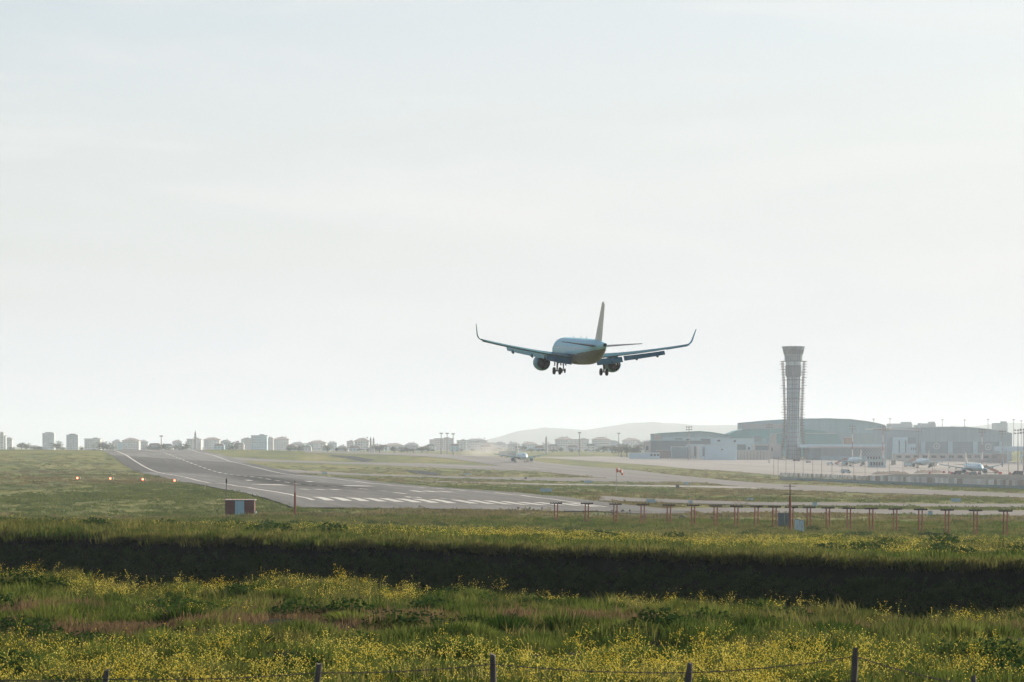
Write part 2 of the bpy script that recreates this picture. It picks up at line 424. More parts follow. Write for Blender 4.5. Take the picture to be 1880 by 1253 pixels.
strip('taxiway', [(560, 829.6), (700, 832), (800, 834), (900, 838), (960, 845), (1000, 850), (1130, 861), (1200, 869), (1300, 879.5), (1420, 889.6), (1660, 898), (1880, 907.6), (2100, 915)],
      [(560, 832), (690, 835), (770, 838), (840, 844), (910, 855), (1000, 868), (1100, 878), (1200, 884), (1300, 888), (1420, 900), (1660, 908), (1880, 915), (2100, 922)], 0.16, M_TAXI, 120)
strip('taxiway', [(395, 838), (535, 846.5), (640, 849), (690, 849.7), (800, 852), (910, 856), (960, 858)], [(420, 845), (535, 849.8), (640, 852.5), (690, 854), (800, 859), (910, 864), (980, 866)], 0.12, M_TAXI)
strip('taxiway', [(490, 861), (540, 863.5), (736, 873), (878, 876.5), (1000, 878), (1110, 878.5), (1200, 882)], [(530, 868), (580, 870.5), (736, 876), (878, 880), (1000, 884), (1100, 885), (1220, 887)], 0.12, M_TAXI)
strip('service_road', [(770, 883.5), (1000, 889), (1200, 891.7), (1300, 893.2), (1410, 895.5)], [(770, 884.5), (1000, 891.2), (1200, 894.3), (1300, 896.4), (1410, 899)], 0.12, M_ROAD, m=3)
strip('apron', [(985, 839.5), (1100, 838.5), (1180, 840), (1400, 842), (1640, 845), (1880, 848), (2080, 850)], [(985, 840.5), (1100, 848), (1200, 855), (1290, 863), (1430, 874), (1500, 876), (1880, 884), (2080, 889)], 0.12, M_APRON, 120, 24)
strip('taxiway', [(1100, 912), (1200, 917.5), (1300, 921), (1420, 924), (1880, 927), (2080, 928)], [(1100, 921), (1200, 923.5), (1300, 927), (1420, 929.6), (1880, 933.5), (2080, 935)], 0.16, M_TAXI, m=4)
strip('taxiway', [(1090, 930), (1210, 935.5), (1300, 934), (1420, 935), (1880, 939), (2080, 941)], [(1080, 940), (1200, 945), (1300, 944), (1420, 943), (1880, 949.5), (2080, 952)], 0.14, M_TAXI, m=4)
strip('dark_patch', [(610, 836), (650, 838.5), (690, 845)], [(604, 838), (640, 843), (668, 849)], 0.13, M_DARK, 20, 5)  # plain dark patch laid over the ground, as is the next
strip('dark_patch', [(738, 863.5), (775, 864.5), (812, 871)], [(745, 866), (770, 871), (806, 874)], 0.13, M_DARK, 20, 5)
strip('apron_shade_band', [(1650, 872), (1700, 871), (1880, 872), (2080, 874)], [(1560, 877.5), (1700, 881), (1880, 885.5), (2080, 890)], 0.17, M_DARK, 40, 5)  # dark sheet painted in for the shade of the lower ground

# ------------------------------------------------------------------ distant hills
def hill(name, d, pts, depth, mat):
    xs = np.linspace((pts[0][0] - CX) / F * d, (pts[-1][0] - CX) / F * d, 220)
    prof = np.interp(xs, [(p[0] - CX) / F * d for p in pts], [EYE - (p[1] - HZ) / F * d for p in pts])
    k = np.linspace(-1, 1, 41)
    X, K = np.meshgrid(xs, k)
    P = np.broadcast_to(prof, X.shape)
    shape = np.clip(1 - K ** 2, 0, 1) ** 0.8
    Z = 3 + (P - 3) * shape + (4.0 * vnoise(X / 100, K * 9, 3) + 1.6 * vnoise(X / 37, K * 23, 5)) * (shape > 0.05)
    return tag(sheet(name, X, d + K * depth, Z, mat), kind='structure')
M_HILL = paint('hill_scrub', (0.05, 0.065, 0.035), 1.0, var=0.35, scale=0.01, spec=0.1)
hill('hills', 14000, [(820, 822), (880, 812), (910, 805), (950, 793), (1000, 786), (1050, 788), (1075, 789.5), (1120, 783), (1160, 778), (1200, 776), (1212, 778), (1290, 781), (1380, 784), (1500, 786), (1620, 783), (1700, 782), (1780, 784), (1850, 777), (1920, 780), (2100, 790)], 1200, M_HILL)
# ------------------------------------------------------------------ airliners
M_WHITE = paint('aircraft_paint', (0.28, 0.55, 0.65), 0.45, var=0.05, scale=0.3, spec=0.22)
M_PALE = paint('aircraft_paint_pale', (0.46, 0.64, 0.70), 0.4, var=0.05, scale=0.3, spec=0.3)
M_BELLY2 = paint('belly_reflection_tint_pale', (0.34, 0.44, 0.47), 0.5, var=0.08, scale=0.4)
M_FIN = paint('fin_paint', (0.74, 0.68, 0.57), 0.5, var=0.06, scale=0.4, spec=0.2)
M_BELLY = paint('belly_reflection_tint', (0.15, 0.15, 0.13), 0.5, var=0.1, scale=0.5, spec=0.2)  # reflection of the ground put into the underside's colour
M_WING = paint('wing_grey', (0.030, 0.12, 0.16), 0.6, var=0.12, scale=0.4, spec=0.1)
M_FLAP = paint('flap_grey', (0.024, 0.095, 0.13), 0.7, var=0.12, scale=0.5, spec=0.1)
M_NAC = paint('nacelle_paint', (0.12, 0.31, 0.40), 0.45, var=0.06, scale=0.4, spec=0.2)
M_STEEL = paint('exhaust_metal', (0.03, 0.03, 0.03), 0.45, metal=0.6, var=0.2, scale=1.5)
M_BLACK = paint('black_rubber', (0.012, 0.012, 0.013), 0.8, var=0.2, scale=2)
M_GEAR = paint('gear_metal', (0.10, 0.11, 0.12), 0.5, metal=0.3, var=0.15, scale=2)
M_GLASS = paint('cockpit_glass', (0.012, 0.016, 0.02), 0.08, var=0.1, scale=1)
M_CABW2 = paint('cabin_glass', (0.10, 0.15, 0.18), 0.2, var=0.1, scale=1)
M_TAILP = paint('tailplane_shade', (0.03, 0.04, 0.042), 0.5, var=0.1)  # separate dark tone: shade of the underside put into the colour
M_LAMPW = paint('lens_white', (0.8, 0.8, 0.78), 0.2, var=0.02)

def make_airliner(name, label, group=None, gear_down=True, flaps=True, fin=None, aft=22.0, fwd=22.0, body=None):
    """twin-jet; local +Y is the nose, origin on the ground under the main gear, axis of the fuselage at z = AX"""
    AX = 3.85
    root = empty(name, label=label, cat='airliner', group=group)
    # fuselage: stations (y, radius, centre height)
    st = [(fwd, .05, AX - .55), (fwd - .35, .55, AX - .52), (fwd - 1.1, 1.02, AX - .42), (fwd - 2.2, 1.42, AX - .28), (fwd - 3.6, 1.75, AX - .12), (fwd - 5.2, 1.94, AX - .02), (fwd - 7, 1.99, AX),
          (fwd - 14, 1.99, AX), (0, 1.99, AX), (-6.5, 1.99, AX), (-9, 1.93, AX + .05), (-11.5, 1.76, AX + .2), (-14, 1.48, AX + .43), (-16.5, 1.14, AX + .68), (-19, .78, AX + .92), (-20.8, .50, AX + 1.08), (-aft + .25, .36, AX + 1.18), (-aft, .30, AX + 1.2)]
    n = 80
    def ring(y, r, z, grow=0.0):
        return [Vector(((r + grow) * math.sin(2 * math.pi * k / n), y, z + (r + grow) * 1.04 * math.cos(2 * math.pi * k / n))) for k in range(n)]
    ys_ = sorted(set([q[0] for q in st] + list(np.arange(-aft + 1, fwd - 5, .4))), reverse=True)
    sy = [q[0] for q in st][::-1]; fr = lambda y: np.interp(y, sy, [q[1] for q in st][::-1]); fc = lambda y: np.interp(y, sy, [q[2] for q in st][::-1])
    mb = MB(); mb.loft([ring(y, fr(y), fc(y)) for y in ys_])
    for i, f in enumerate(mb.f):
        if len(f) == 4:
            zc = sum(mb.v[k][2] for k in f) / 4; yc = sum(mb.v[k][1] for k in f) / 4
            line = AX - 0.55 + (1.15 * ((-yc - 4) / 17) ** 1.2 if yc < -4 else 0)  # below this line the skin takes the painted ground reflection
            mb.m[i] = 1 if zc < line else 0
    def skin(sx, y, z, out=.012):
        """point on the flank of the fuselage"""
        r_, c_ = fr(y), fc(y); return Vector((sx * (math.sqrt(max(.01, r_ * r_ - ((z - c_) / 1.04) ** 2)) + out), y, z))
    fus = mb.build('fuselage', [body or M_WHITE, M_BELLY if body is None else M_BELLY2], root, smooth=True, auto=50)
    mb = MB(); mb.cyl((0, -aft - .02, AX + 1.2), (0, -aft + .3, AX + 1.19), .27, .25, 16); mb.build('exhaust_outlet', M_BLACK, fus)
    # cockpit windows
    for sx in (-1, 1):
        mb = MB()
        for a0, a1 in ((4, 24), (27, 47), (50, 68)):
            q = []
            for a, y, r, z in ((a0, fwd - 2.1, 1.40, AX - .28), (a1, fwd - 2.35 - a1 * .008, 1.46, AX - .26), (a1, fwd - 3.15, 1.67, AX - .16), (a0, fwd - 3.0, 1.63, AX - .18)):
                a = R(a); q.append(Vector((sx * (r + .02) * math.sin(a), y, z + (r + .03) * 1.04 * math.cos(a))))
            mb.add(q, [(0, 1, 2, 3)])
        mb.build('cockpit_window', M_GLASS, fus)
    # cabin windows, one row a side, and doors
    for sx in (-1, 1):
        mb = MB(); y = fwd - 6.6
        while y > -12:
            mb.add([skin(sx, y, AX + .25), skin(sx, y - .25, AX + .25), skin(sx, y - .25, AX + .6), skin(sx, y, AX + .6)], [(0, 1, 2, 3)]); y -= .53
        tag(mb.build('cabin_window_row', M_CABW2, fus), kind='stuff')
        for yd in (fwd - 5.4, -12.6):
            m2 = MB(); zz = np.linspace(AX - (.5 if yd > 0 else -.05), AX + 1.25, 6)
            m2.loft([[skin(sx, yd, z, .014), skin(sx, yd - .82, z, .014)] for z in zz], close=False); m2.build('cabin_door', M_WHITE, fus)
    mb = MB(); lathe(mb, [(.02, -3.2), (.3, -2.9), (.62, -1.5), (.75, 0), (.75, 3), (.6, 5), (.2, 6.6), (.02, 6.8)], 14, Matrix.Translation((0, -1.0, AX - 1.52)) @ Matrix.Diagonal((2.9, 1, .9, 1)) @ Matrix.Rotation(R(-90), 4, 'X'))
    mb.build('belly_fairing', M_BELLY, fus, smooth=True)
    for yb in (8, 1, -4.5):
        mb = MB(); mb.add([(0, yb, AX + 2.0), (0, yb - .5, AX + 2.0), (0, yb - .55, AX + 2.38), (0, yb - .3, AX + 2.38), (.04, yb, AX + 2.0), (.04, yb - .5, AX + 2.0), (.04, yb - .55, AX + 2.38), (.04, yb - .3, AX + 2.38)], [(0, 1, 2, 3), (4, 7, 6, 5), (0, 4, 5, 1), (1, 5, 6, 2), (2, 6, 7, 3), (3, 7, 4, 0)])
        mb.build('antenna', M_WHITE, fus)
    # wings
    def aero(chord, thick):
        xs = [0, .02, .08, .2, .4, .65, .85, 1.0]
        up = [(x, 5 * thick * (.2969 * math.sqrt(x) - .126 * x - .3516 * x * x + .2843 * x ** 3 - .1015 * x ** 4)) for x in xs]
        return [(-x * chord, u * chord * 1.1) for x, u in up] + [(-x * chord, -u * chord * .75) for x, u in up[-2:0:-1]]
    def wz(x): return AX - 1.15 + .088 * x + .0040 * x * x
    def le(x): return 6.2 - .52 * x
    def te(x): return np.interp(x, [1.5, 6.4, 16.6], [-2.2, -2.35, -5.4])
    for sx in (-1, 1):
        w = MB(); rings = []
        for x in (1.5, 3, 5, 6.4, 9, 12, 14.5, 16.6):
            c = le(x) - te(x); rings.append([Vector((sx * x, le(x) + a, wz(x) + b)) for a, b in aero(c, .13 - .002 * x)])
        w.loft(rings); wing = w.build('wing', M_WING, root, smooth=True, auto=40)
        # upswept tip
        t = MB(); rings = []
        for k in range(9):
            f = k / 8; ang = R(12 + 66 * min(1, f * 2.2))
            if k == 0: x, z = 16.6, wz(16.6)
            else: x += .36 * math.cos(ang); z += .36 * math.sin(ang)
            c = 1.75 * (1 - .62 * f); y0 = le(16.6) - 1.9 * f ** 1.3
            tx, tz = -math.sin(ang), math.cos(ang)
            rings.append([Vector((sx * (x + tx * b), y0 + a, z + tz * b)) for a, b in aero(c, .09)])
        t.loft(rings); t.build('winglet', M_NAC, wing, smooth=True, auto=40)
        # flaps, lowered behind the trailing edge
        if flaps:
            for x0, x1, cf, dz in ((2.05, 6.2, 1.75, -.28), (6.45, 12.7, 1.35, -.20)):
                fl = MB(); rings = []
                for x in np.linspace(x0, x1, 4):
                    y0, z0 = te(x) - .05, wz(x) + dz
                    de = R(33); c = cf * (1 - .03 * (x - x0))
                    rings.append([Vector((sx * x, y0 + a * math.cos(de) + b * math.sin(de), z0 + a * math.sin(de) + b * math.cos(de))) for a, b in aero(c, .14)])
                fl.loft(rings); fl.build('flap', M_FLAP, wing, smooth=True, auto=40)
        al = MB(); rings = []
        for x in (12.95, 16.2):
            rings.append([Vector((sx * x, te(x) - .02 + a * .98, wz(x) - .03 + b + a * .1)) for a, b in aero(.55, .12)])
        al.loft(rings); al.build('aileron', M_FLAP, wing, smooth=True, auto=40)
        sl = MB(); rings = []
        for x in (2.6, 5.2, 6.4, 10, 16.2):
            rings.append([Vector((sx * x, le(x) + .42 + a * .9, wz(x) - .20 + b + a * -.25)) for a, b in aero(.75, .16)])
        sl.loft(rings); sl.build('slat', M_WING, wing, smooth=True, auto=40)
        # flap track fairings
        for x, ln in ((4.55, 3.0), (8.4, 2.9), (11.6, 2.5)):
            fb = MB(); z0 = wz(x) - .40
            lathe(fb, [(.02, 0), (.17, .35), (.24, 1.1), (.2, 1.9), (.02, ln)], 8, Matrix.Translation((sx * x, te(x) + 1.2, z0)) @ Matrix.Rotation(R(102), 4, 'X') @ Matrix.Diagonal((1, 1.7, 1, 1)))
            fb.build('flap_track_fairing', M_FLAP, wing, smooth=True)
        # engine
        ex, ey, ez = sx * 5.75, 3.2, AX - 2.05
        ME = Matrix.Translation((ex, ey, ez)) @ Matrix.Rotation(R(-90), 4, 'X')     # local z along +Y
        e = empty('engine', parent=root)
        nb = MB(); lathe(nb, [(1.02, -1.55), (1.14, -1.3), (1.28, -.4), (1.31, .6), (1.26, 1.5), (1.14, 1.95), (1.02, 2.02), (.93, 1.85), (.92, 1.2), (.96, 0), (.98, -1.0), (1.02, -1.55)], 24, ME, caps=False)
        nb.build('nacelle', M_NAC, e, smooth=True, auto=60)
        nb = MB(); lathe(nb, [(.9, 1.1), (.9, 1.04)], 20, ME); nb.build('fan_disc', M_BLACK, e)
        nb = MB(); lathe(nb, [(.01, 1.7), (.16, 1.45), (.27, 1.1)], 12, ME); nb.build('spinner', M_GEAR, e, smooth=True)
        nb = MB(); lathe(nb, [(.95, -.6), (.80, -1.2), (.66, -2.0), (.56, -2.35), (.50, -2.35), (.5, -1.6)], 22, ME, caps=False); nb.build('core_cowl', M_STEEL, e, smooth=True, auto=50)
        nb = MB(); lathe(nb, [(.48, -1.6), (.34, -2.1), (.18, -2.7), (.02, -3.1)], 14, ME); nb.build('exhaust_cone', M_STEEL, e, smooth=True)
        nb = MB(); lathe(nb, [(.99, -.7), (.6, -.72)], 20, ME, caps=False); nb.build('duct_wall', M_BLACK, e)
        pb = MB(); pb.loft([[Vector((ex + dx * wd, y, z)) for dx, y, z in ((-1, ey + 1.2, ez + 1.15), (1, ey + 1.2, ez + 1.15), (1, ey - 2.6, ez + .75), (-1, ey - 2.6, ez + .75))] for wd in (.19,)] +
                           [[Vector((ex + dx * .15, y, z)) for dx, y, z in ((-1, ey + .4, wz(5.75) - .05), (1, ey + .4, wz(5.75) - .05), (1, ey - 4.2, wz(5.75) - .1), (-1, ey - 4.2, wz(5.75) - .1))]])
        pb.build('pylon', M_NAC, e)
        # tailplane
        s_ = MB(); rings = []
        for x, yl, c, z in ((.3, -14.9, 3.9, AX + .92), (.9, -15.2, 3.6, AX + .98), (3.4, -16.8, 2.55, AX + 1.24), (6.1, -18.5, 1.45, AX + 1.52), (6.25, -18.9, 1.0, AX + 1.54)):
            rings.append([Vector((sx * x, yl + a, z + b)) for a, b in aero(c, .10)])
        s_.loft(rings); tp = s_.build('tailplane', M_TAILP, root, smooth=True, auto=40)
        s_ = MB(); rings = []
        for x, y0, c in ((1.2, -18.75, .55), (6.0, -19.85, .35)):
            z = AX + 1.0 + (x - .9) * .103; rings.append([Vector((sx * x, y0 + a, z + b)) for a, b in aero(c, .10)])
        s_.loft(rings); s_.build('elevator', M_TAILP, tp, smooth=True, auto=40)
        # main gear
        if gear_down:
            g = empty('main_gear', parent=root); gx = sx * 3.8
            gb = MB(); gb.cyl((gx - sx * .1, .25, AX - 1.1), (gx, 0, .62), .17, .12, 10); gb.cyl((gx - sx * 1.6, .1, AX - 1.25), (gx - sx * .03, .02, 1.75), .085, .085, 8)
            gb.cyl((gx, -.5, 1.0), (gx, -.05, .65), .06, .06, 6); gb.cyl((gx, -.5, 1.0), (gx, -.08, 1.7), .06, .06, 6)
            gb.build('strut', M_GEAR, g, smooth=True, auto=40)
            gb = MB(); gb.cyl((gx - .62, 0, .58), (gx + .62, 0, .58), .10, .10, 8); gb.build('axle', M_GEAR, g)
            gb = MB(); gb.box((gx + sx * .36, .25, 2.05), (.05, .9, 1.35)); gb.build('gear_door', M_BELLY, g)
            for dx in (-.47, .47):
                wb = MB(); lathe(wb, [(.3, -.2), (.46, -.21), (.55, -.17), (.585, -.08), (.585, .08), (.55, .17), (.46, .21), (.3, .2)], 20, Matrix.Translation((gx + dx, 0, .585)) @ Matrix.Rotation(R(90), 4, 'Y'))
                wh = wb.build('wheel', M_BLACK, g, smooth=True, auto=40)
    if gear_down:
        g = empty('nose_gear', parent=root); gy = fwd - 5.1
        gb = MB(); gb.cyl((0, gy, AX - 1.6), (0, gy + .15, .42), .11, .085, 8); gb.cyl((0, gy + 1.3, AX - 1.7), (0, gy + .12, 1.2), .06, .06, 6); gb.cyl((-.36, gy + .15, .4), (.36, gy + .15, .4), .06, .06, 6)
        gb.build('strut', M_GEAR, g, smooth=True, auto=40)
        for dx in (-.26, .26):
            wb = MB(); lathe(wb, [(.2, -.11), (.33, -.11), (.385, -.05), (.385, .05), (.33, .11), (.2, .11)], 16, Matrix.Translation((dx, gy + .15, .385)) @ Matrix.Rotation(R(90), 4, 'Y')); wb.build('wheel', M_BLACK, g, smooth=True, auto=40)
        for dx in (-.42, .42):
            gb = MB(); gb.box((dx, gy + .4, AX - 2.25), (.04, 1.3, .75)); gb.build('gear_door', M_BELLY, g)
        gb = MB(); gb.cyl((-.12, gy + .3, 1.35), (-.12, gy + .36, 1.35), .09, .09, 10); gb.build('taxi_lamp', M_LAMPW, g)
    # fin and rudder
    f = MB(); rings = []
    for z, yl, c, th in ((AX + 1.35, -11.2, 7.4, .07), (AX + 1.95, -13.2, 5.75, .085), (AX + 5, -15.9, 4.0, .09), (AX + 7.6, -18.2, 2.45, .085), (AX + 7.85, -18.7, 1.9, .07)):
        rings.append([Vector((b, yl + a * .72, z)) for a, b in aero(c, th)])
    f.loft(rings); fo = f.build('fin', fin or M_FIN, root, smooth=True, auto=40)
    f = MB(); rings = []
    for z, yl, c in ((AX + 1.75, -16.95, 2.0), (AX + 5, -18.72, 1.25), (AX + 7.5, -20.0, .75)):
        rings.append([Vector((b * 1.3, yl + a, z)) for a, b in aero(c, .11)])
    f.loft(rings); f.build('rudder', fin or M_FIN, fo, smooth=True, auto=40)
    return root

plane = make_airliner('airliner', 'airliner in flight on final approach, wheels and flaps down above the runway threshold', 'airliners on and over the airfield')
# tail end seen at (1111, 634); heading with the runway, nose slightly up, right wing slightly low
tail = at(1111, 634, 501)
Rm = Matrix.Rotation(math.atan(.147), 4, 'Z') @ Matrix.Rotation(R(2.4), 4, 'X') @ Matrix.Rotation(R(1.2), 4, 'Y')
off = Rm @ Vector((0, -22.0, 3.85 + 1.2))
plane.matrix_world = Matrix.Translation(tail - off) @ Rm

grounded = make_airliner('airliner', 'pale blue airliner taxiing towards the camera on the taxiway before the dusty skyline', 'airliners on and over the airfield', flaps=False, body=M_PALE)
def park(o, px, py, deg, lift=0.2):
    x, y = pix(px, py); o.location = (x, y, gz(x, y) + lift); o.rotation_euler = (0, 0, R(deg)); return o
park(grounded, 957, 850, 187)
for (px, py, deg, lab) in [(1571, 857, 5, 'parked airliner seen from behind with service trucks under its wing, nearest the control tower'),
                           (1695, 860, 4, 'parked airliner seen from behind, middle of the three on the apron'),
                           (1786, 872, 184, 'parked airliner facing the camera with boarding stairs at its door'),
                           (1925, 847, 80, 'parked airliner at the picture edge, only its pale nose in view under the canopy')]:
    c = copy_tree(grounded); c['label'] = lab; park(c, px, py, deg)
# ------------------------------------------------------------------ control tower
M_CONC = paint('tower_cladding', (0.27, 0.35, 0.38), 0.7, var=0.10, scale=0.25)
M_CAB = paint('tower_dark_panel', (0.08, 0.115, 0.13), 0.5, var=0.12, scale=0.3)
M_CABG = paint('tower_glass', (0.05, 0.065, 0.07), 0.15, var=0.1, scale=0.4)
M_RUST = paint('scaffold_steel', (0.06, 0.045, 0.038), 0.8, var=0.25, scale=0.8)
D_T = 2450.0; ST = F / D_T
tp = at(1456.5, 845, D_T); T0 = gz(tp.x, tp.y)
def tz(py): return EYE - (py - HZ) / ST - T0
tower = empty('control_tower', (tp.x, tp.y, T0), label='tall concrete control tower wrapped in rusty scaffolding, flared dark cab on top', cat='control tower')
def ngon(r, z, n, ph=0.0): return [Vector((r * math.cos(2 * math.pi * (k + .5) / n + ph), r * math.sin(2 * math.pi * (k + .5) / n + ph), z)) for k in range(n)]
zs0 = tz(690); H_ = zs0 / 19
prof = lambda z: np.interp(z, [0, 8, 25, 45, zs0], [5.6, 5.2, 4.75, 4.75, 4.95])
core = MB(); core.loft([ngon(prof(z) - .12, z, 32) for z in np.linspace(-1, zs0, 12)]); shaft = core.build('shaft', M_CAB, tower)
for k in range(19):
    z0, z1 = k * H_ + .16, (k + 1) * H_ - .16
    mb = MB(); mb.loft([ngon(prof(z0), z0, 32), ngon(prof(z1), z1, 32)]); mb.build('cladding_ring', M_CONC, shaft, smooth=True, auto=40)
for a in (-103, -72, -20, 200):
    mb = MB(); c, s_ = math.cos(R(a)), math.sin(R(a))
    mb.bar((c * 5.72, s_ * 5.72, 0), (c * 5.05, s_ * 5.05, zs0), .35); mb.build('vertical_joint', M_CAB, shaft)
zb0, zb1, zc0, zc1 = tz(690), tz(664), tz(664), tz(636.5)
mb = MB(); mb.loft([ngon(5.2, zb0 - 1.2, 12), ngon(6.0, zb0, 12), ngon(6.0, zb1 - 2.9, 12)]); eq = mb.build('equipment_floor', M_CAB, tower)
for k in range(12):
    a = 2 * math.pi * (k + 1) / 12; mb = MB(); r_ = 6.0 * math.cos(math.pi / 12) + .06
    mb.box((r_ * math.cos(a), r_ * math.sin(a), (zb0 + zb1 - 2.9) / 2), (.14, 2.75, zb1 - zb0 - 3.3), a); mb.build('panel', M_CAB, eq)
mb = MB(); mb.loft([ngon(5.8, zb1 - 2.9, 12), ngon(5.9, zb1, 12)]); mb.build('upper_ring', M_CONC, tower)
cab = MB(); cab.loft([ngon(6.0, zc0, 12), ngon(6.5, zc0 + 3, 12), ngon(8.7, zc1 - .4, 12), ngon(8.75, zc1, 12)]); cab = cab.build('cab', M_CAB, tower)
for k in range(12):
    a0, a1 = 2 * math.pi * (k + .5) / 12, 2 * math.pi * (k + 1.5) / 12
    P = []
    for f, a in ((.30, a0), (.30, a1), (.74, a1), (.74, a0)):
        z = zc0 + 3 + (zc1 - .4 - zc0 - 3) * f; r_ = 6.5 + 2.2 * f + .09
        am = (a0 + a1) / 2; a = am + (a - am) * .9
        P.append(Vector((r_ * math.cos(a), r_ * math.sin(a), z)))
    inn = [p * .985 for p in P]
    for p, q in zip(inn, P): p.z = q.z
    mb = MB(); mb.loft([inn, P]); mb.build('window_pane', M_CABG, cab)
mb = MB()
for k in range(24):
    a = 2 * math.pi * k / 24; mb.bar((6.55 * math.cos(a), 6.55 * math.sin(a), zc0 + .3), (6.75 * math.cos(a), 6.75 * math.sin(a), zc0 + 2.9), .16)
mb.build('mullion_ring', M_CONC, cab)
mb = MB(); mb.cyl((-2, 0, zc1), (-2, 0, zc1 + 2.2), .09, .05, 6); mb.cyl((1.5, 1, zc1), (1.5, 1, zc1 + 1.6), .09, .05, 6); mb.build('roof_aerial', M_RUST, cab)
# scaffold: eight leaning legs, ring platforms, short brackets
sc_r = lambda z: np.interp(z, [0, 6, tz(803), tz(767), tz(733), tz(698), zb1 + .5], [10.0, 9.2, 7.6, 6.9, 7.3, 7.9, 8.9])
zt = zb1 + .4
angs = [R(a) for a in (0, 28, 152, 180, 208, 240, 270, 300, 332)]
for a in angs:
    mb = MB(); zz = np.linspace(0, zt, 15)
    for z0, z1 in zip(zz[:-1], zz[1:]):
        mb.bar((sc_r(z0) * math.cos(a), sc_r(z0) * math.sin(a), z0), (sc_r(z1) * math.cos(a), sc_r(z1) * math.sin(a), z1), .36 if abs(math.sin(a)) < .6 else .3)
    leg = mb.build('scaffold_leg', M_RUST, tower)
    if abs(math.sin(a)) < .6:
        mb = MB(); rg = np.random.default_rng(int(a * 100))
        for z in np.arange(3, zt, 2.0):
            r_ = sc_r(z); o_ = rg.uniform(.7, 2.3); i_ = rg.uniform(.2, 1.8)
            mb.bar(((r_ - i_) * math.cos(a), (r_ - i_) * math.sin(a), z), ((r_ + o_) * math.cos(a), (r_ + o_) * math.sin(a), z), rg.uniform(.24, .46))
        tag(mb.build('bracket', M_RUST, leg), kind='stuff')
for py, w in ((664, .5), (698, .5), (733, .5), (767, .35), (803, .35), (715, .14), (750, .14), (783, .14), (820, .2)):
    z = tz(py); mb = MB(); r_ = sc_r(z)
    for k in range(len(angs)):
        a, b_ = angs[k], angs[(k + 1) % len(angs)]
        mb.bar((r_ * math.cos(a), r_ * math.sin(a), z), (r_ * math.cos(b_), r_ * math.sin(b_), z), max(.24, w * .7), max(.24, w * .7))
        if w > .3: mb.bar((r_ * math.cos(a), r_ * math.sin(a), z), (5 * math.cos(a), 5 * math.sin(a), z), w * .6, w * .6)
    mb.build('scaffold_ring', M_RUST, tower)

# ------------------------------------------------------------------ hangars and airport buildings
def bmat(n, c, **k): return paint(n, c, k.pop('rough', .75), var=k.pop('var', .1), scale=k.pop('scale', .08), **k)
M_HBLUE = bmat('hangar_sheet_blue', (0.30, 0.42, 0.46)); M_HTEAL = bmat('hangar_roof_teal', (0.15, 0.34, 0.35)); M_HBEIGE = bmat('hangar_wall_beige', (0.42, 0.40, 0.37))
M_HGREY = bmat('hangar_wall_grey', (0.31, 0.385, 0.41)); M_DOOR = bmat('hangar_door', (0.21, 0.27, 0.29)); M_PIL = bmat('pillar_pale', (0.38, 0.52, 0.57))
M_WBLUE = bmat('wall_white_blue', (0.44, 0.58, 0.64)); M_DKB = bmat('wall_dark', (0.13, 0.18, 0.20)); M_BROWN = bmat('wall_brown', (0.20, 0.165, 0.14)); M_LIGHT = bmat('roof_pale', (0.55, 0.55, 0.52))
M_EMB = bmat('emblem_white', (0.62, 0.62, 0.60)); M_WIN = paint('building_glass', (0.03, 0.04, 0.045), .25, var=.2, scale=.5)

class Site:
    """a building front: local x, z measured from photograph columns and rows at its own distance"""
    def __init__(s, name, label, cat, px0, d, group=None):
        s.d = d; s.k = d / F; s.x0 = (px0 - CX) * s.k; s.z0 = gz(s.x0, d) - .3
        s.root = empty(name, (s.x0, d, s.z0), label=label, cat=cat, group=group)
    def x(s, px): return (px - CX) * s.k - s.x0
    def z(s, py): return EYE - (py - HZ) * s.k - s.z0
    def box(s, name, px0, px1, py0, py1, mat, y0=0.0, y1=30.0, parent=None):
        mb = MB(); zb = 0 if py1 is None else s.z(py1)
        mb.box(((s.x(px0) + s.x(px1)) / 2, (y0 + y1) / 2, (s.z(py0) + zb) / 2), (s.x(px1) - s.x(px0), y1 - y0, s.z(py0) - zb))
        return mb.build(name, mat, parent or s.root)
    def arch(s, name, pts, mat, y0=0.0, y1=60.0, base=None, parent=None):
        P = [(s.x(a), s.z(b)) for a, b in pts]; zb = 0 if base is None else s.z(base)
        mb = MB(); mb.prism([(P[0][0], zb)] + P + [(P[-1][0], zb)], y0, y1); return mb.build(name, mat, parent or s.root)
    def roof(s, name, pts, mat, y0=-1.0, y1=61.0, t=.8, lift=.15, parent=None):
        P = [(s.x(a), s.z(b) + lift) for a, b in pts]
        mb = MB(); mb.prism(P + [(a, b - t + .0) for a, b in P[::-1]], y0, y1); return mb.build(name, mat, parent or s.root)

A1 = [(1363, 776.5), (1400, 773), (1440, 770.5), (1480, 769), (1520, 768.6), (1560, 770), (1590, 773.5), (1612, 777.5), (1625, 781)]
h = Site('hangar', 'largest grey hangar with arched roof behind the control tower', 'hangar', 1495, 2720, 'hangars')
h1_ = h; h.arch('facade', A1, M_HBLUE); h.roof('roof', A1, M_HGREY); h.box('side_bay', 1364, 1437, 778, 789, M_HBEIGE, -2.0, -.05)
for p in (1398, 1375, 1418): h.box('downpipe', p, p + .7, 778.5, 789, M_HGREY, -2.3, -2.02)
for p0, p1 in ((1480, 1528), (1530, 1578), (1580, 1612)): h.box('sliding_door', p0, p1, 796, None, M_HGREY, -.8, -.05)
A2 = [(1334, 802), (1342, 796), (1352, 791.5), (1366, 788.6), (1400, 788), (1440, 788), (1490, 789), (1518, 793)]
h = Site('hangar', 'teal round-shouldered hangar roof left of the control tower, under the largest hangar', 'hangar', 1430, 2650, 'hangars')
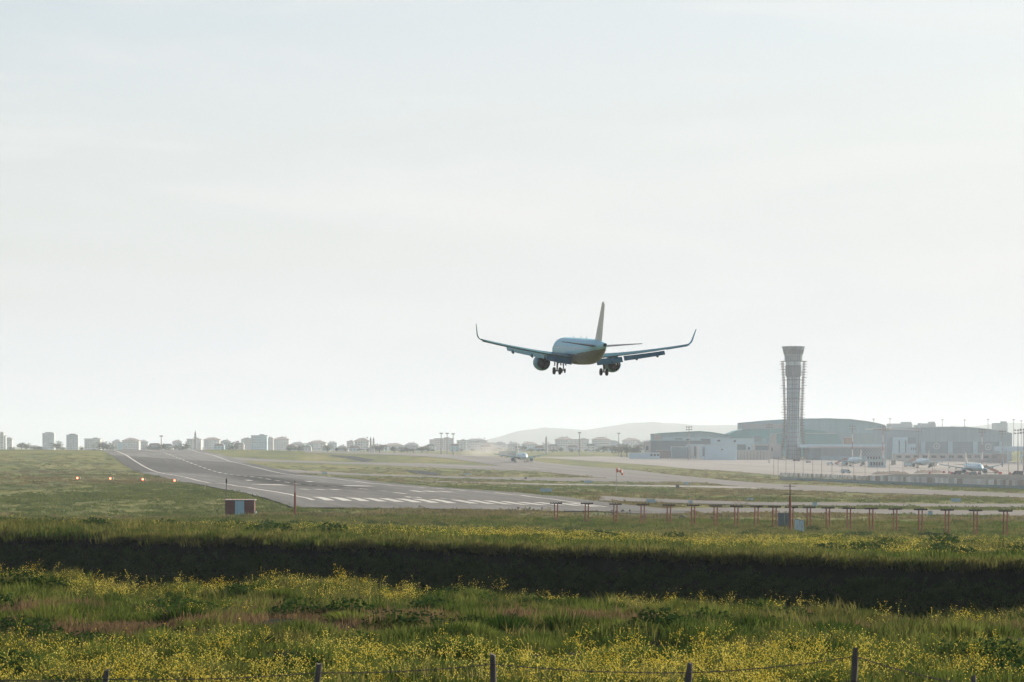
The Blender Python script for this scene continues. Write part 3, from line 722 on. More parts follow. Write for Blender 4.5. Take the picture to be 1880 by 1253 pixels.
h.arch('facade', A2, M_HTEAL); h.roof('roof', A2, M_HTEAL); h.box('wall_panel', 1340, 1500, 806, None, M_HBLUE, -.4, -.05)
A3 = [(1416, 806), (1420, 799), (1425, 796), (1440, 795), (1530, 796), (1538, 798), (1546, 815)]
h = Site('hangar', 'low hangar with pale ridge and green-teal curved roof right of the tower', 'hangar', 1480, 2580, 'hangars')
h.arch('facade', A3, M_HTEAL, 0, 40); h.roof('ridge_strip', [(1426, 795.6), (1536, 796.4)], M_LIGHT, -.6, 2, .5); h.arch('end_wall', [(1413, 808), (1415, 800), (1419, 796.5), (1426, 796)], M_HBEIGE, -.8, -.05)
A4 = [(1200, 797), (1214, 795.6), (1250, 793.6), (1285, 792), (1310, 794.4), (1342, 799.5)]
h = Site('hangar', 'low wide hangar with shallow roof and beige end at the apron’s far corner', 'hangar', 1270, 2640, 'hangars')
h4_ = h; h.arch('facade', A4, M_HBLUE); h.roof('roof', A4, M_HTEAL); h.box('end_wall', 1200.5, 1214, 797.5, None, M_HBEIGE, -1.2, -.05)
for p0, p1, y0, y1 in ((1239, 1253, 805.5, 807), (1260, 1267, 806, 811), (1317, 1322, 808, 811), (1346, 1351, 808.5, 812)): h.box('window', p0, p1, y0, y1, M_WIN, -.5, -.02)
h.box('wall_band', 1216, 1340, 803, 809, M_PIL, -.3, -.04)
A5 = [(1620, 788), (1640, 786), (1690, 785.5), (1745, 784.2), (1780, 785), (1815, 788), (1840, 792), (1858, 796)]
h = Site('hangar', 'broad grey hangar with three doors, two carrying round bird emblems', 'hangar', 1760, 2500, 'hangars')
h.arch('facade', A5, M_HGREY); h.roof('roof', A5, M_HGREY)
h.roof('roof_flashing', [(1588, 787.6), (1620, 786.4), (1650, 787.6), (1690, 788.6)], M_LIGHT, -1.6, -1.05, .9)
for p0, p1 in ((1690, 1698.5), (1740, 1748.5), (1786, 1794.5), (1834, 1840)): h.box('pillar', p0, p1, 811, None, M_PIL, -1.6, -.05)
for p0, p1, em in ((1699, 1739.5, 1719), (1749, 1785.5, None), (1795, 1833.5, 1814)):
    dr = h.box('sliding_door', p0, p1, 811.5, None, M_DOOR, -.7, -.05)
    for j in range(1, 6):
        h.box('door_rib', p0 + .3, p1 - .3, 811.5 + j * 4.2, 811.9 + j * 4.2, M_HBLUE, -.85, -.72, parent=dr)
    if em:
        ex, ez = h.x(em), h.z(819.5 if em < 1750 else 821); mb = MB(); n = 28; ro, ri = 2.45, 1.95
        for y in (-1.0, -.74):
            pass
        for k in range(n):
            a, b_ = 2 * math.pi * k / n, 2 * math.pi * (k + 1) / n
            q = [(ex + r_ * math.cos(t), y, ez + r_ * math.sin(t)) for y in (-1.0, -.74) for r_, t in ((ro, a), (ro, b_), (ri, b_), (ri, a))]
            mb.add(q, [(0, 1, 2, 3), (4, 7, 6, 5), (0, 4, 5, 1), (2, 6, 7, 3)])
        mb.prism([(ex - 1.45, ez - .95), (ex - .25, ez - .35), (ex - .1, ez + 1.5), (ex + .35, ez - .2), (ex + 1.35, ez - .9), (ex + .15, ez - .55)], -1.0, -.75)
        mb.build('emblem', M_EMB, dr)
h.box('annex_wall', 1637, 1664, 803, None, M_WBLUE, -9, -.05); h.box('annex_wall', 1665, 1679, 815, None, M_WBLUE, -7, -.05)
for p in (1670.5, 1674, 1677.3): h.box('window', p, p + 1.4, 822, 826.5, M_WIN, -7.2, -7.02)
for p in (1647.5, 1659.5): h.box('window', p, p + 1.6, 809, 832, M_WIN, -9.2, -9.02)
h.box('dark_panel', 1664.5, 1680, 803.5, 814.5, M_DOOR, -3, -.05)

def seams(root, pts, px0, px1, n, y):
    st_ = root
    for k in range(n):
        p = px0 + (px1 - px0) * (k + .5) / n; top = np.interp(p, [q[0] for q in pts], [q[1] for q in pts])
        st_.box('cladding_seam', p - .22, p + .22, top + 1.0, None, M_DOOR if k % 3 else M_PIL, y - .12, y)
seams(h, A5, 1690, 1856, 15, -.03)
for k in range(6): h.box('roof_vent', 1700 + k * 25, 1702.2 + k * 25, np.interp(1701 + k * 25, [q[0] for q in A5], [q[1] for q in A5]) - 1.6, np.interp(1701 + k * 25, [q[0] for q in A5], [q[1] for q in A5]) + .5, M_LIGHT, 8, 12)
seams(h1_, A1, 1478, 1622, 14, -.03)
seams(h4_, A4, 1217, 1338, 12, -.03)

t = Site('terminal_building', 'long low brown building with latticed front and flat pale roof, behind the parked airliner', 'building', 1548, 2420)
t.box('wall', 1488, 1625, 822, None, M_HBLUE, 0, 40); t.box('roof', 1468, 1627, 816, 822, M_WBLUE, -2, 40); t.box('fascia', 1488, 1627, 820.5, 823, M_HBEIGE, -2.6, -2.05)
t.box('dark_bay', 1488, 1507, 823.5, None, M_DKB, -.4, -.05)
for k in range(40):
    p = 1508.5 + k * 2.9; mb = MB()
    for j in range(4):
        z0, z1 = t.z(823.5 + j * 3.6), t.z(827.1 + j * 3.6); w = .5
        dx = (.55 if (j + k) % 2 else -.55)
        mb.bar((t.x(p) - dx, -.3, z0), (t.x(p) + dx, -.3, z1), .35, .3)
    mb.build('lattice_strut', M_BROWN, t.root)
for k in range(5): t.box('window', 1592 + k * 5.2, 1595.5 + k * 5.2, 838.5, 843.5, M_WIN, -.5, -.05)
t.box('red_mast_panel', 1620.6, 1622, 824, 836, bmat('mast_red', (.32, .12, .10)), -3.2, -2.7)

def block(name, label, px0, px1, py, d, mat, wins=(), depth=25, roofm=None, extra=(), cat='building', base=None):
    b_ = Site(name, label, cat, (px0 + px1) / 2, d, 'airport sheds and blocks')
    b_.box('wall', px0, px1, py, base, mat, 0, depth)
    b_.box('roof', px0 - .4, px1 + .4, py - .8, py - .05, roofm or M_LIGHT, -.4, depth + .4)
    for w in wins: b_.box('window', *w, M_WIN, -.3, -.02)
    for nm, a, c, e, f, m_, y0, y1 in extra: b_.box(nm, a, c, e, f, m_, y0, y1)
    return b_
block('storage_block', 'pale blue-white blank-walled block with a hedge before it, left of the tower', 1294, 1353, 817, 2380, M_WBLUE, [(1324.5, 1327, 824.5, 827)], extra=[('door', 1290, 1294, 821, 838, M_DKB, 1, 5)])
block('storage_block', 'long beige fence-like wall between the white block and the tower', 1353.8, 1414, 827.5, 2400, M_HBEIGE, depth=6, roofm=M_HGREY, extra=[('post', 1353.8 + k * 6, 1354.6 + k * 6, 827.6, None, M_BROWN, -.3, -.02) for k in range(10)])
block('office_block', 'white-blue two-storey block with dark openings behind the beige wall', 1307, 1385, 806, 2500, M_WBLUE, [(1317, 1322, 808, 811), (1347, 1351, 809, 812), (1373, 1377, 821, 826)], extra=[('dark_bay', 1353, 1369, 816.5, 828, M_DKB, -.6, -.05), ('roof_unit', 1383, 1399, 801, 811, M_DOOR, 2, 8)])
block('office_block', 'small block with dark shutter left of the tower foot', 1386, 1434, 817, 2440, M_HBEIGE, [(1416, 1418.5, 822, 829)], extra=[('shutter', 1387.5, 1411, 819, 827, M_DKB, -.6, -.05), ('shutter', 1387.5, 1411, 828.5, 836, M_DOOR, -.6, -.05)])
block('dark_shed', 'dark windowless shed at the far corner of the apron', 1195, 1288, 809.5, 2520, M_DKB, depth=30, roofm=M_PIL, extra=[('gable_wall', 1184, 1194.8, 811, None, M_HBEIGE, 0, 20), ('gable_window', 1186, 1190.5, 819, 827, M_WIN, -.2, -.02), ('roof_unit', 1287.5, 1307, 806, 816, M_DKB, 2, 9)])
block('ribbed_shed', 'grey ribbed shed with bright white roof edge on the apron’s far side', 1234, 1262, 821, 2430, M_HBLUE, roofm=M_EMB, extra=[('rib', 1235 + k * 2.1, 1235.7 + k * 2.1, 821.5, None, M_DKB, -.35, -.05) for k in range(13)])
block('tank_house', 'white block with rounded tanks beside the ribbed shed', 1263, 1293, 816.5, 2440, M_WBLUE, extra=[('tank', 1268 + k * 11, 1273 + k * 11, 818, None, M_LIGHT, -3, -.5) for k in range(2)] + [('dark_bay', 1274.5, 1278, 820, 838, M_DKB, -.4, -.05)])
block('site_cabin', 'long low white cabin with dark windows at the left end of the apron', 1155, 1211, 832, 2400, M_WBLUE, [(1194 + k * 6, 1198 + k * 6, 834, 837.6) for k in range(3)], depth=8)
block('brick_store', 'small reddish store behind the long white cabin', 1206, 1232, 827.5, 2450, M_BROWN, depth=10)
block('store_block', 'low brownish wall-like building at the foot of the emblem hangar', 1640, 1850, 834, 2440, M_HBEIGE, [(1646 + k * 16, 1655 + k * 16, 836.5, 841) for k in range(12)], depth=10, roofm=M_HGREY)
block('orange_container', 'orange-brown stack of containers right of the green-roofed hangar', 1551, 1565, 804, 2560, bmat('container_orange', (.36, .22, .16)), depth=8)
block('kiosk', 'grey ribbed gatehouse behind the parked airliner nearest the tower', 1595, 1626, 847.5, 2150, M_HBLUE, [(1598 + k * 5, 1601.5 + k * 5, 848.5, 855) for k in range(5)], depth=8)
block('flat_house', 'grey windowless block above the dusty taxiway end', 915.5, 947, 828.5, 2450, M_HGREY, depth=12)
c_ = Site('apron_canopy', 'flat pale canopy roof at the picture edge over an airliner nose', 'canopy', 1890, 2380)
c_.box('roof', 1848, 1960, 820, 828.5, M_WBLUE, 0, 60)
for p in (1850, 1875, 1900, 1930, 1955): c_.box('column', p, p + 1.6, 828.5, None, M_PIL, 1, 3)
for a, b_, y0, lab in ((1634, 1675, 778, 'far pale slab block showing over the hangars, widest of them'), (1684, 1692, 780, 'far small pale block over the hangars'), (1695, 1718, 777.5, 'far pale block with stepped top over the emblem hangar'), (1829, 1850, 777, 'far stepped building on the hill above the emblem hangar')):
    s_ = Site('far_block', lab, 'building', (a + b_) / 2, 4300, 'far blocks over the hangars')
    s_.box('wall', a, b_, y0, None, M_HGREY, 0, 40); s_.box('roof_storey', a + (b_ - a) * .55, b_ - 1, y0 - 3, y0 - .05, M_HGREY, 3, 20)

# ------------------------------------------------------------------ skyline of apartment houses
WALLS = [bmat('plaster_' + n, c) for n, c in (('cream', (.56, .57, .53)), ('grey', (.40, .47, .50)), ('pink', (.52, .47, .43)), ('blue', (.36, .52, .57)))]
ROOFS = [bmat('roof_tile_' + n, c) for n, c in (('brown', (.22, .17, .15)), ('grey', (.20, .22, .22)))]
_ones = 'zeroth first second third fourth fifth sixth seventh eighth ninth tenth eleventh twelfth thirteenth fourteenth fifteenth sixteenth seventeenth eighteenth nineteenth'.split()
def ordinal(n):
    if n < 20: return _ones[n]
    t_, u_ = divmod(n, 10); b_ = ['', '', 'twent', 'thirt', 'fort', 'fift', 'sixt', 'sevent'][t_]
    return b_ + 'ieth' if u_ == 0 else b_ + 'y-' + _ones[u_]
SKY = [(-6, 7, 796, 'f', 0), (7, 22.5, 803.5, 'h', 0), (77, 100, 795.5, 't', 1), (121, 144, 798.5, 't', 1), (154, 185, 806.5, 'f', 0), (205, 221, 808.5, 'h', 0), (223, 256, 805, 'h', 0), (250, 272, 808.5, 'h', 1),
       (316, 334, 808.5, 'h', 1), (342, 370, 807, 'f', 0), (373, 404, 803.5, 'h', 0), (404, 424, 808, 'h', 3), (424, 441, 811, 'h', 2), (442, 462, 804, 'h', 0), (460, 491, 800.5, 'f', 3), (491, 502, 803.5, 'h', 2), (501, 531, 803, 'h', 0), (532, 560, 812, 'h', 2),
       (565, 599, 809, 'h', 0), (601, 619, 811, 'h', 3), (620, 636, 818, 'h', 1), (636, 650, 811, 'f', 2), (650, 678, 805, 'h', 0), (657, 700, 817, 'h', 1), (703, 741, 814, 'h', 0), (742, 769, 813, 'h', 1),
       (772, 797, 819, 'h', 1), (796, 833, 806, 'f', 2), (838, 857, 809.5, 'f', 0), (852, 896, 805.5, 'h', 0), (897, 929, 814, 'f', 1), (931, 955, 812.5, 'h', 0), (957, 988, 812, 'h', 3), (993, 1016, 814, 'h', 1),
       (1018, 1053, 803, 'h', 0), (1053, 1082, 807.5, 'f', 2), (1086, 1121, 803, 'h', 0), (1121, 1138, 813, 'f', 1), (1142, 1176, 805, 'h', 0), (1177, 1197, 809, 'h', 1)]
_wb = MB(); _wb.box((0, 0, 0), (1.35, .12, 1.35)); _wt = _wb.build('window', paint('skyline_glass', (.11, .125, .13), .4, var=.2, scale=.5)); WIN_ME = _wt.data; bpy.data.objects.remove(_wt)
_w0 = ['cream', 'grey', 'pinkish', 'bluish']
for i, (a, b_, y0, ty, wc) in enumerate(SKY):
    d = 4100 + 700 * ((i * 37) % 11) / 11.0
    kind = {'f': 'flat-roofed', 'h': 'hip-roofed', 't': 'slab-like high-rise'}[ty]
    near = 'near the left edge of the skyline' if a < 60 else None
    lab = '%s apartment block from the left along the skyline, %s and %s' % (ordinal(i + 1), _w0[wc], kind)
    s_ = Site('apartment_block', lab, 'building', (a + b_) / 2, d, 'apartment blocks on the skyline')
    W = s_.x(b_) - s_.x(a); top = s_.z(y0); dep = min(22, max(9, W * .8)); wm = WALLS[wc]
    eave = top - (min(3.0, W * .16) if ty == 'h' else 0.0)
    mb = MB(); mb.box((0, dep / 2, eave / 2), (W * .94, dep, eave)); wall = mb.build('wall', wm, s_.root)
    mb = MB()
    if ty == 'h':
        e = [Vector(p) for p in ((-W / 2, -.6, eave), (W / 2, -.6, eave), (W / 2, dep + .6, eave), (-W / 2, dep + .6, eave))]; r_ = [Vector((-W * .2, dep / 2, top)), Vector((W * .2, dep / 2, top))]
        mb.add(e + r_ + [p - Vector((0, 0, .5)) for p in e], [(0, 1, 5, 4), (1, 2, 5), (2, 3, 4, 5), (3, 0, 4), (0, 6, 7, 1), (1, 7, 8, 2), (2, 8, 9, 3), (3, 9, 6, 0), (9, 8, 7, 6)])
        rf = mb.build('roof', ROOFS[i % 2], s_.root)
        mb = MB(); mb.box((W * .12, dep * .4, top + .1), (1.2, 1.2, 2.2)); mb.build('chimney', wm, rf)
    elif ty == 'f':
        mb.box((0, dep / 2, eave + .35), (W, dep + 1.2, .7)); rf = mb.build('roof', ROOFS[1], s_.root)
        mb = MB(); mb.box((W * .15, dep * .5, eave + 1.4), (W * .3, 4, 1.5)); mb.build('lift_house', wm, rf)
    else:
        mb.box((0, dep / 2, eave + .6), (W * .6, dep * .7, 1.6), taper=.8); mb.build('roof', ROOFS[1], s_.root)
    fl = 3.1; z = eave - 2.2; nwin = max(2, int(W / 3.4))
    while z > max(1.0, eave - 26):
        for k in range(nwin):
            if random.random() < .12: continue
            wo = bpy.data.objects.new('window', WIN_ME); COL.objects.link(wo); wo.parent = wall
            wo.location = ((k + .5) / nwin * W * .88 - W * .44, -.04, z); wo.scale = (random.choice((.8, 1, 1, 1.5)), 1, 1)
        z -= fl
    if i % 3 != 1 and ty != 't':
        wx = W * random.uniform(.35, .6) * random.choice((-1, 1)); ww = W * random.uniform(.3, .6); wh = eave * random.uniform(.55, 1.02)
        mb = MB(); mb.box((wx, dep * .5 + 3, wh / 2), (ww, dep, wh)); wg = mb.build('side_wing', WALLS[(wc + 1 + i) % 4], s_.root)
        mb = MB(); mb.box((wx, dep * .5 + 3, wh + .25), (ww + .8, dep + .8, .5)); mb.build('wing_roof', ROOFS[(i + 1) % 2], wg)
    for q in range(random.randrange(0, 3)):
        mb = MB(); mb.box((W * random.uniform(-.35, .35), dep * .5, top + random.uniform(0, .8)), (random.uniform(.6, 2.2), 1.5, random.uniform(1.2, 2.6))); mb.build('roof_unit', ROOFS[1], s_.root)
    if W > 8 and ty != 't':
        for k in range(3):
            mb = MB(); mb.box((W * (.28 if i % 2 else -.28), -.75, eave - 3.4 - 3 * k), (W * .2, 1.5, .9)); mb.build('balcony', WALLS[(wc + 1) % 4], s_.root)

for i, (a, b_, y0) in enumerate(((272, 296, 814), (296, 318, 815), (392, 412, 815), (432, 448, 813), (526, 545, 817), (552, 572, 818), (592, 606, 818), (614, 640, 822), (640, 662, 819), (676, 706, 820), (694, 712, 817), (728, 752, 821), (764, 782, 822), (782, 800, 816), (826, 844, 815), (880, 905, 817), (900, 922, 822), (944, 962, 819), (980, 1000, 819), (1006, 1026, 816), (1040, 1062, 818), (1076, 1094, 815), (1104, 1130, 820), (1130, 1150, 815), (1166, 1186, 817))):
    s_ = Site('small_house', '%s low house from the left, filling the skyline between the taller blocks' % ordinal(i + 1), 'house', (a + b_) / 2, 3500 + 300 * ((i * 29) % 7) / 7.0, 'low houses filling the skyline')
    W = s_.x(b_) - s_.x(a); top = s_.z(y0); dep = 9; eave = top - 2.2; wm = WALLS[(i * 7 + 1) % 4]
    mb = MB(); mb.box((0, dep / 2, eave / 2), (W * .95, dep, eave)); wl_ = mb.build('wall', wm, s_.root)
    mb = MB(); mb.prism([(-W / 2, eave - .2), (W / 2, eave - .2), (W * .3, top), (-W * .3, top)], -.5, dep + .5); mb.build('roof', ROOFS[i % 2], s_.root)
    for z in np.arange(eave - 2, max(1, eave - 9), -3.0):
        for k in range(max(2, int(W / 3.6))):
            wo = bpy.data.objects.new('window', WIN_ME); COL.objects.link(wo); wo.parent = wl_; wo.location = ((k + .5) / max(2, int(W / 3.6)) * W * .88 - W * .44, -.04, z)

M_MIN = bmat('minaret_stone', (.40, .40, .38))
def minaret(px, ytop, d, lab):
    p = at(px, ytop, d); z0 = gz(p.x, d); h_ = p.z - z0
    o = empty('minaret', (p.x, d, z0), label=lab, cat='minaret', group='minarets on the skyline')
    mb = MB(); mb.cyl((0, 0, 0), (0, 0, h_ * .78), 1.1, .85, 10); mb.build('shaft', M_MIN, o); mb = MB(); mb.cyl((0, 0, h_ * .66), (0, 0, h_ * .69), 1.5, 1.5, 10); mb.build('balcony', M_MIN, o)
    mb = MB(); mb.cyl((0, 0, h_ * .78), (0, 0, h_), .95, .05, 10); mb.build('spire', ROOFS[1], o)
minaret(358.5, 790, 2900, 'tallest pointed minaret above the flat-roofed block on the left skyline')
minaret(680.5, 802, 3050, 'left one of the two slim minarets standing close together')
minaret(686, 802.5, 3050, 'right one of the two slim minarets standing close together')
minaret(1003, 800, 3000, 'lone slim minaret before the hills, left of the large blocks')

# ------------------------------------------------------------------ trees of the skyline
M_TR = leaf_mat('tree_leaf', (.045, .065, .035), (.075, .095, .045), .3); M_BARK = paint('bark', (.06, .045, .03), .9)
tree_me = []
for v in range(4):
    rg = np.random.default_rng(300 + v); mb = MB()
    lobes = [(rg.normal(0, .22), rg.normal(0, .22), .62 + rg.uniform(-.18, .2), rg.uniform(.2, .34)) for _ in range(8)]
    for k in range(520):
        lx, ly, lz, lr = lobes[k % 8]; u = Vector(rg.normal(0, 1, 3)).normalized() * lr * rg.uniform(.6, 1.08)
        c = Vector((lx, ly, lz)) + u; a = Vector(rg.normal(0, 1, 3)).normalized() * .045; b_ = a.cross(Vector(rg.normal(0, 1, 3))).normalized() * .035
        mb.add([c - a, c - b_, c + a, c + b_], [(0, 1, 2, 3)])
    me = bpy.data.meshes.new('crown'); me.from_pydata(mb.v, [], mb.f); me.materials.append(M_TR)
    tb = MB(); tb.cyl((0, 0, 0), (0, 0, .5), .045, .03, 7); tb.cyl((0, 0, .35), (.14, .05, .62), .022, .012, 5); tb.cyl((0, 0, .35), (-.13, -.04, .66), .022, .012, 5); tb.cyl((0, 0, .45), (.02, .1, .8), .02, .01, 5)
    tm = bpy.data.meshes.new('trunk'); tm.from_pydata(tb.v, [], tb.f); tm.materials.append(M_BARK)
    tree_me.append((me, tm))
def tree(px, ytop, d, wide, lab, grp='trees along the skyline', v=None):
    p = at(px, ytop, d); z0 = gz(p.x, d); h_ = max(3.5, p.z - z0)
    o = empty('tree', (p.x, d, z0 - .1), random.uniform(0, 6.28), lab, 'tree', grp)
    o.scale = (h_ * wide, h_ * wide, h_)
    for nm, me in zip(('crown', 'trunk'), tree_me[random.randrange(4) if v is None else v]):
        c = bpy.data.objects.new(nm, me); COL.objects.link(c); c.parent = o
for px, y in ((1141, 818), (1151, 816.5)): tree(px, y, 2480, .95, 'dark bushy tree of the pair left of the apron cabins, %s one' % ('wider' if px > 1145 else 'left'), 'dark trees by the apron')
for px, y in ((1163, 819), (1172, 817.5)): tree(px, y, 2490, .8, 'dark rounded tree right of the bushy pair, %s the beige gable' % ('nearer' if px > 1168 else 'farther from'), 'dark trees by the apron')
tx = [26, 36, 48, 58, 66, 72, 106, 112, 150, 188, 196, 203, 276, 284, 292, 300, 308, 320, 332, 338, 408, 418, 428, 436, 536, 548, 556, 600, 622, 630, 664, 676, 688, 697, 720, 734, 746, 760, 776, 784, 792, 845, 870, 905, 935, 962, 976, 990, 1000, 1012, 1030, 1046, 1062, 1078, 1096, 1110, 1126]
for k, px in enumerate(tx):
    y = (817 if px < 210 else 819 + (px - 210) * .006) + random.choice((-5, -3, -1, 1, 3, 4)) + random.uniform(-1, 1)
    tree(px + random.uniform(-4, 4), y, 2900 + random.uniform(0, 500), random.uniform(.9, 2.2), '%s rounded tree from the left at the foot of the skyline houses' % ordinal(k + 1))
# ------------------------------------------------------------------ masts
M_MAST = paint('mast_grey', (.17, .17, .17), .6, var=.15); M_MRED = paint('mast_red', (.22, .045, .03), .6, var=.15); M_MWHT = paint('mast_white', (.55, .55, .53), .6, var=.1)
M_BOOM = paint('antenna_red', (.20, .036, .020), .7, var=.2, scale=1.5); M_BOOMD = paint('antenna_dark', (.035, .018, .016), .7, var=.2, scale=1.5)
def flood_mast(px, ytop, d, lab, bands=False, heads=6, base=None):
    p = at(px, ytop, d); z0 = gz(p.x, d); h_ = p.z - z0
    o = empty('floodlight_mast', (p.x, d, z0), label=lab, cat='light mast', group='floodlight masts on the airfield')
    n = 5
    for k in range(n):
        m_ = (M_MRED if k % 2 == 0 else M_MWHT) if bands else M_MAST
        mb = MB(); mb.cyl((0, 0, h_ * k / n), (0, 0, h_ * (k + 1) / n), .38 - .2 * k / n, .38 - .2 * (k + 1) / n, 8); mb.build('mast_section', m_, o)
    mb = MB(); mb.bar((-1.9, 0, h_), (1.9, 0, h_), .22); mb.bar((-1.5, 0, h_ - 1.8), (1.5, 0, h_ - 1.8), .22) if heads > 3 else None; mb.build('head_frame', M_MAST, o)
    for k in range(heads):
        x = -1.8 + 3.6 * (k % 3) / 2; z = h_ + .1 - 1.8 * (k // 3)
        mb = MB(); mb.box((x, -.25, z), (.85, .55, .75), mat=Matrix.Rotation(R(30), 3, 'X')); mb.build('floodlight', M_MAST, o)
for a in [(1265, 784.5, 2350, 'grey floodlight mast before the low wide hangar'), (1412, 780.5, 2300, 'pale floodlight mast just left of the control tower'), (1565, 783, 2280, 'banded floodlight mast right of the tower over the green roof', True), (1621, 784, 2260, 'banded floodlight mast of the close pair, left one', True),
          (1626, 786.5, 2330, 'grey floodlight mast of the close pair, right one'), (1687, 788, 2400, 'thin floodlight mast at the left end of the emblem hangar'), (1803, 789, 2180, 'red and white banded mast before the emblem hangar', True), (1840.5, 792, 2200, 'pale floodlight mast near the right corner of the emblem hangar'),
          (1869, 790.5, 1950, 'dark floodlight mast right of the emblem hangar'), (1879, 789, 1900, 'dark floodlight mast at the right picture edge')]: flood_mast(*a)
def thin_mast(px, ytop, d, lab):
    p = at(px, ytop, d); z0 = gz(p.x, d); h_ = p.z - z0
    o = empty('light_mast', (p.x, d, z0), label=lab, cat='light mast', group='thin light masts on the horizon')
    mb = MB(); mb.cyl((0, 0, 0), (0, 0, h_), .42, .25, 6); mb.build('pole', M_MAST, o)
    mb = MB(); mb.box((0, 0, h_), (2.6, .7, .8)); mb.build('lamp_head', M_MAST, o)
for px, y, d in ((296, 801, 2500), (810, 796, 2500), (821, 796, 2560), (832, 797, 2450), (1064, 795, 2600), (1136, 796, 2600), (1604, 770, 3600), (1634, 769, 3500), (1730, 771, 3500), (1771, 771.5, 3500), (1814, 770.5, 3500), (1861, 771, 3300), (1875, 773, 3500)):
    side = {296: 'over the runway crest', 810: 'left of the three in the dust', 821: 'middle of the three in the dust', 832: 'right of the three in the dust', 1064: 'before the hills, left of two', 1136: 'before the hills, right of two', 1604: 'over the largest hangar roof', 1634: 'at the left end of the far slab block',
            1730: 'above the left emblem', 1771: 'over the middle door of the emblem hangar', 1814: 'above the right emblem', 1861: 'just right of the emblem hangar', 1875: 'nearest the right picture edge'}[px]
    thin_mast(px, y, d, 'thin light mast standing ' + side)

# ------------------------------------------------------------------ red localizer antennas
pairs = [1021, 1077.5, 1130, 1180, 1228, 1272.5, 1314, 1352, 1389, 1422, 1453, 1485, 1520, 1558.5, 1599.5, 1643.5, 1690, 1739, 1791, 1846]
for i, px in enumerate(pairs):
    f = (px - 1021) / (1846 - 1021); d = 463 - 50 * f; yb = 958 + 17 * f; p = at(px, yb, d); z0 = gz(p.x, p.y); top = at(px, 925 + 14.5 * f, d).z - z0
    o = empty('localizer_antenna', (p.x, p.y, z0), label='%s red twin-post antenna from the left end of the row' % ordinal(i + 1), cat='antenna', group='red antenna row at the runway end')
    for dx in (-.22, .22):
        mb = MB(); mb.cyl((dx, 0, -.15), (dx, 0, top), .085, .085, 8); mb.build('post', M_BOOM, o)
        mb = MB(); mb.box((dx, 0, .03), (.3, .3, .12)); mb.build('foot', M_BOOMD, o)
    mb = MB(); mb.bar((-.22, 0, top * .38), (.22, 0, top * .38), .05) ; mb.bar((-.22, 0, .35), (.22, 0, .35), .05); mb.build('brace', M_BOOM, o)
    mb = MB(); mb.box((0, 0, top + .06), (1.75, .3, .18)); mb.box((.05, .6, top + .08), (.1, 1.6, .1)); bo = mb.build('boom', M_BOOMD, o)
    for k in range(5):
        mb = MB(); mb.cyl((-.75 + .37 * k, -.2, top + .2), (-.75 + .37 * k, .25, top + .2), .06, .06, 6); mb.build('dipole', M_BOOMD, bo)

def red_mast(px, yb, ytop, ymid, d, lab, arms=()):
    p = at(px, yb, d); z0 = gz(p.x, p.y) - .2; z = lambda py: EYE - (py - HZ) / F * d - z0
    o = empty('monitor_mast', (p.x, p.y, z0), label=lab, cat='antenna mast', group='slim red masts')
    mb = MB(); mb.cyl((0, 0, 0), (0, 0, z(ymid)), .17, .15, 10); mb.build('lower_tube', M_BOOM, o)
    mb = MB(); mb.cyl((0, 0, z(ymid)), (0, 0, z(ytop)), .075, .06, 8); mb.build('upper_tube', M_BOOMD if arms else M_BOOM, o)
    mb = MB(); mb.cyl((0, 0, z(ytop)), (0, 0, z(ytop) + .14), .10, .08, 8); mb.build('cap_lamp', M_BOOMD, o)
    for py, w in arms:
        mb = MB(); mb.bar((-w, 0, z(py)), (w * .85, 0, z(py)), .07); mb.build('cross_arm', M_BOOMD, o)
red_mast(541.5, 952, 885, 905, 480, 'slim red mast alone beside the runway threshold')
red_mast(1450.5, 968, 892, 911, 428, 'slim red mast with two cross arms in the middle of the antenna row', ((893, .85), (907.5, .8)))

# ------------------------------------------------------------------ striped shed, lamp post
M_SHR = paint('shed_maroon', (.105, .028, .022), .7, var=.2, scale=.8); M_SHB = paint('shed_blue', (.26, .45, .55), .7, var=.08, scale=.8); M_WOOD = paint('old_wood', (.085, .075, .062), .9, var=.3, scale=6, bump=.3)
d = 505; p = at(440, 953, d); z0 = gz(p.x, p.y) - .35; k_ = d / F
shed = empty('shed', (p.x, p.y, z0), label='small maroon shed with one pale blue stripe standing in the grass left of the runway', cat='shed')
hz = EYE - (919.5 - HZ) * k_ - z0
mb = MB(); mb.box((0, 1.6, hz / 2), (4.35, 3.0, hz)); core_ = mb.build('wall', M_SHR, shed)
def panel_run(xa, xb, m_):
    n = max(3, int(round((xb - xa) / .19))); w = (xb - xa) / n
    for j in range(n):
        mb = MB(); mb.box((xa + (j + .5) * w, .05 - (.02 if j % 2 else 0), hz / 2), (w - .012, .06, hz)); mb.build('cladding_board', m_, core_)
panel_run(-2.25, -.72, M_SHR); panel_run(-.715, .70, M_SHB); panel_run(.705, 2.25, M_SHR)
mb = MB(); mb.box((0, 1.55, hz + .06), (4.7, 3.4, .12)); rf = mb.build('roof', M_MAST, shed)
for j in range(24): 
    mb = MB(); mb.cyl((-2.3 + j * .2, -.15, hz + .13), (-2.3 + j * .2, 3.2, hz + .13), .06, .06, 6); mb.build('roof_corrugation', M_MAST if j % 3 else M_MRED, rf)
mb = MB(); mb.box((-2.8, 1.2, hz - .62), (1.1, 1.6, .07), mat=Matrix.Rotation(R(-8), 3, 'Y')); mb.build('awning', M_MAST, shed)
mb = MB(); mb.box((2.42, .6, .75), (.32, .5, 1.5)); mb.build('meter_box', M_PIL, shed)
p = at(415, 952, 512); z1 = gz(p.x, p.y); o = empty('lamp_post', (p.x, p.y, z1 - .2), label='thin wooden post with a long black lamp head behind the striped shed', cat='lamp post')
ht = at(415, 878, 512).z - z1
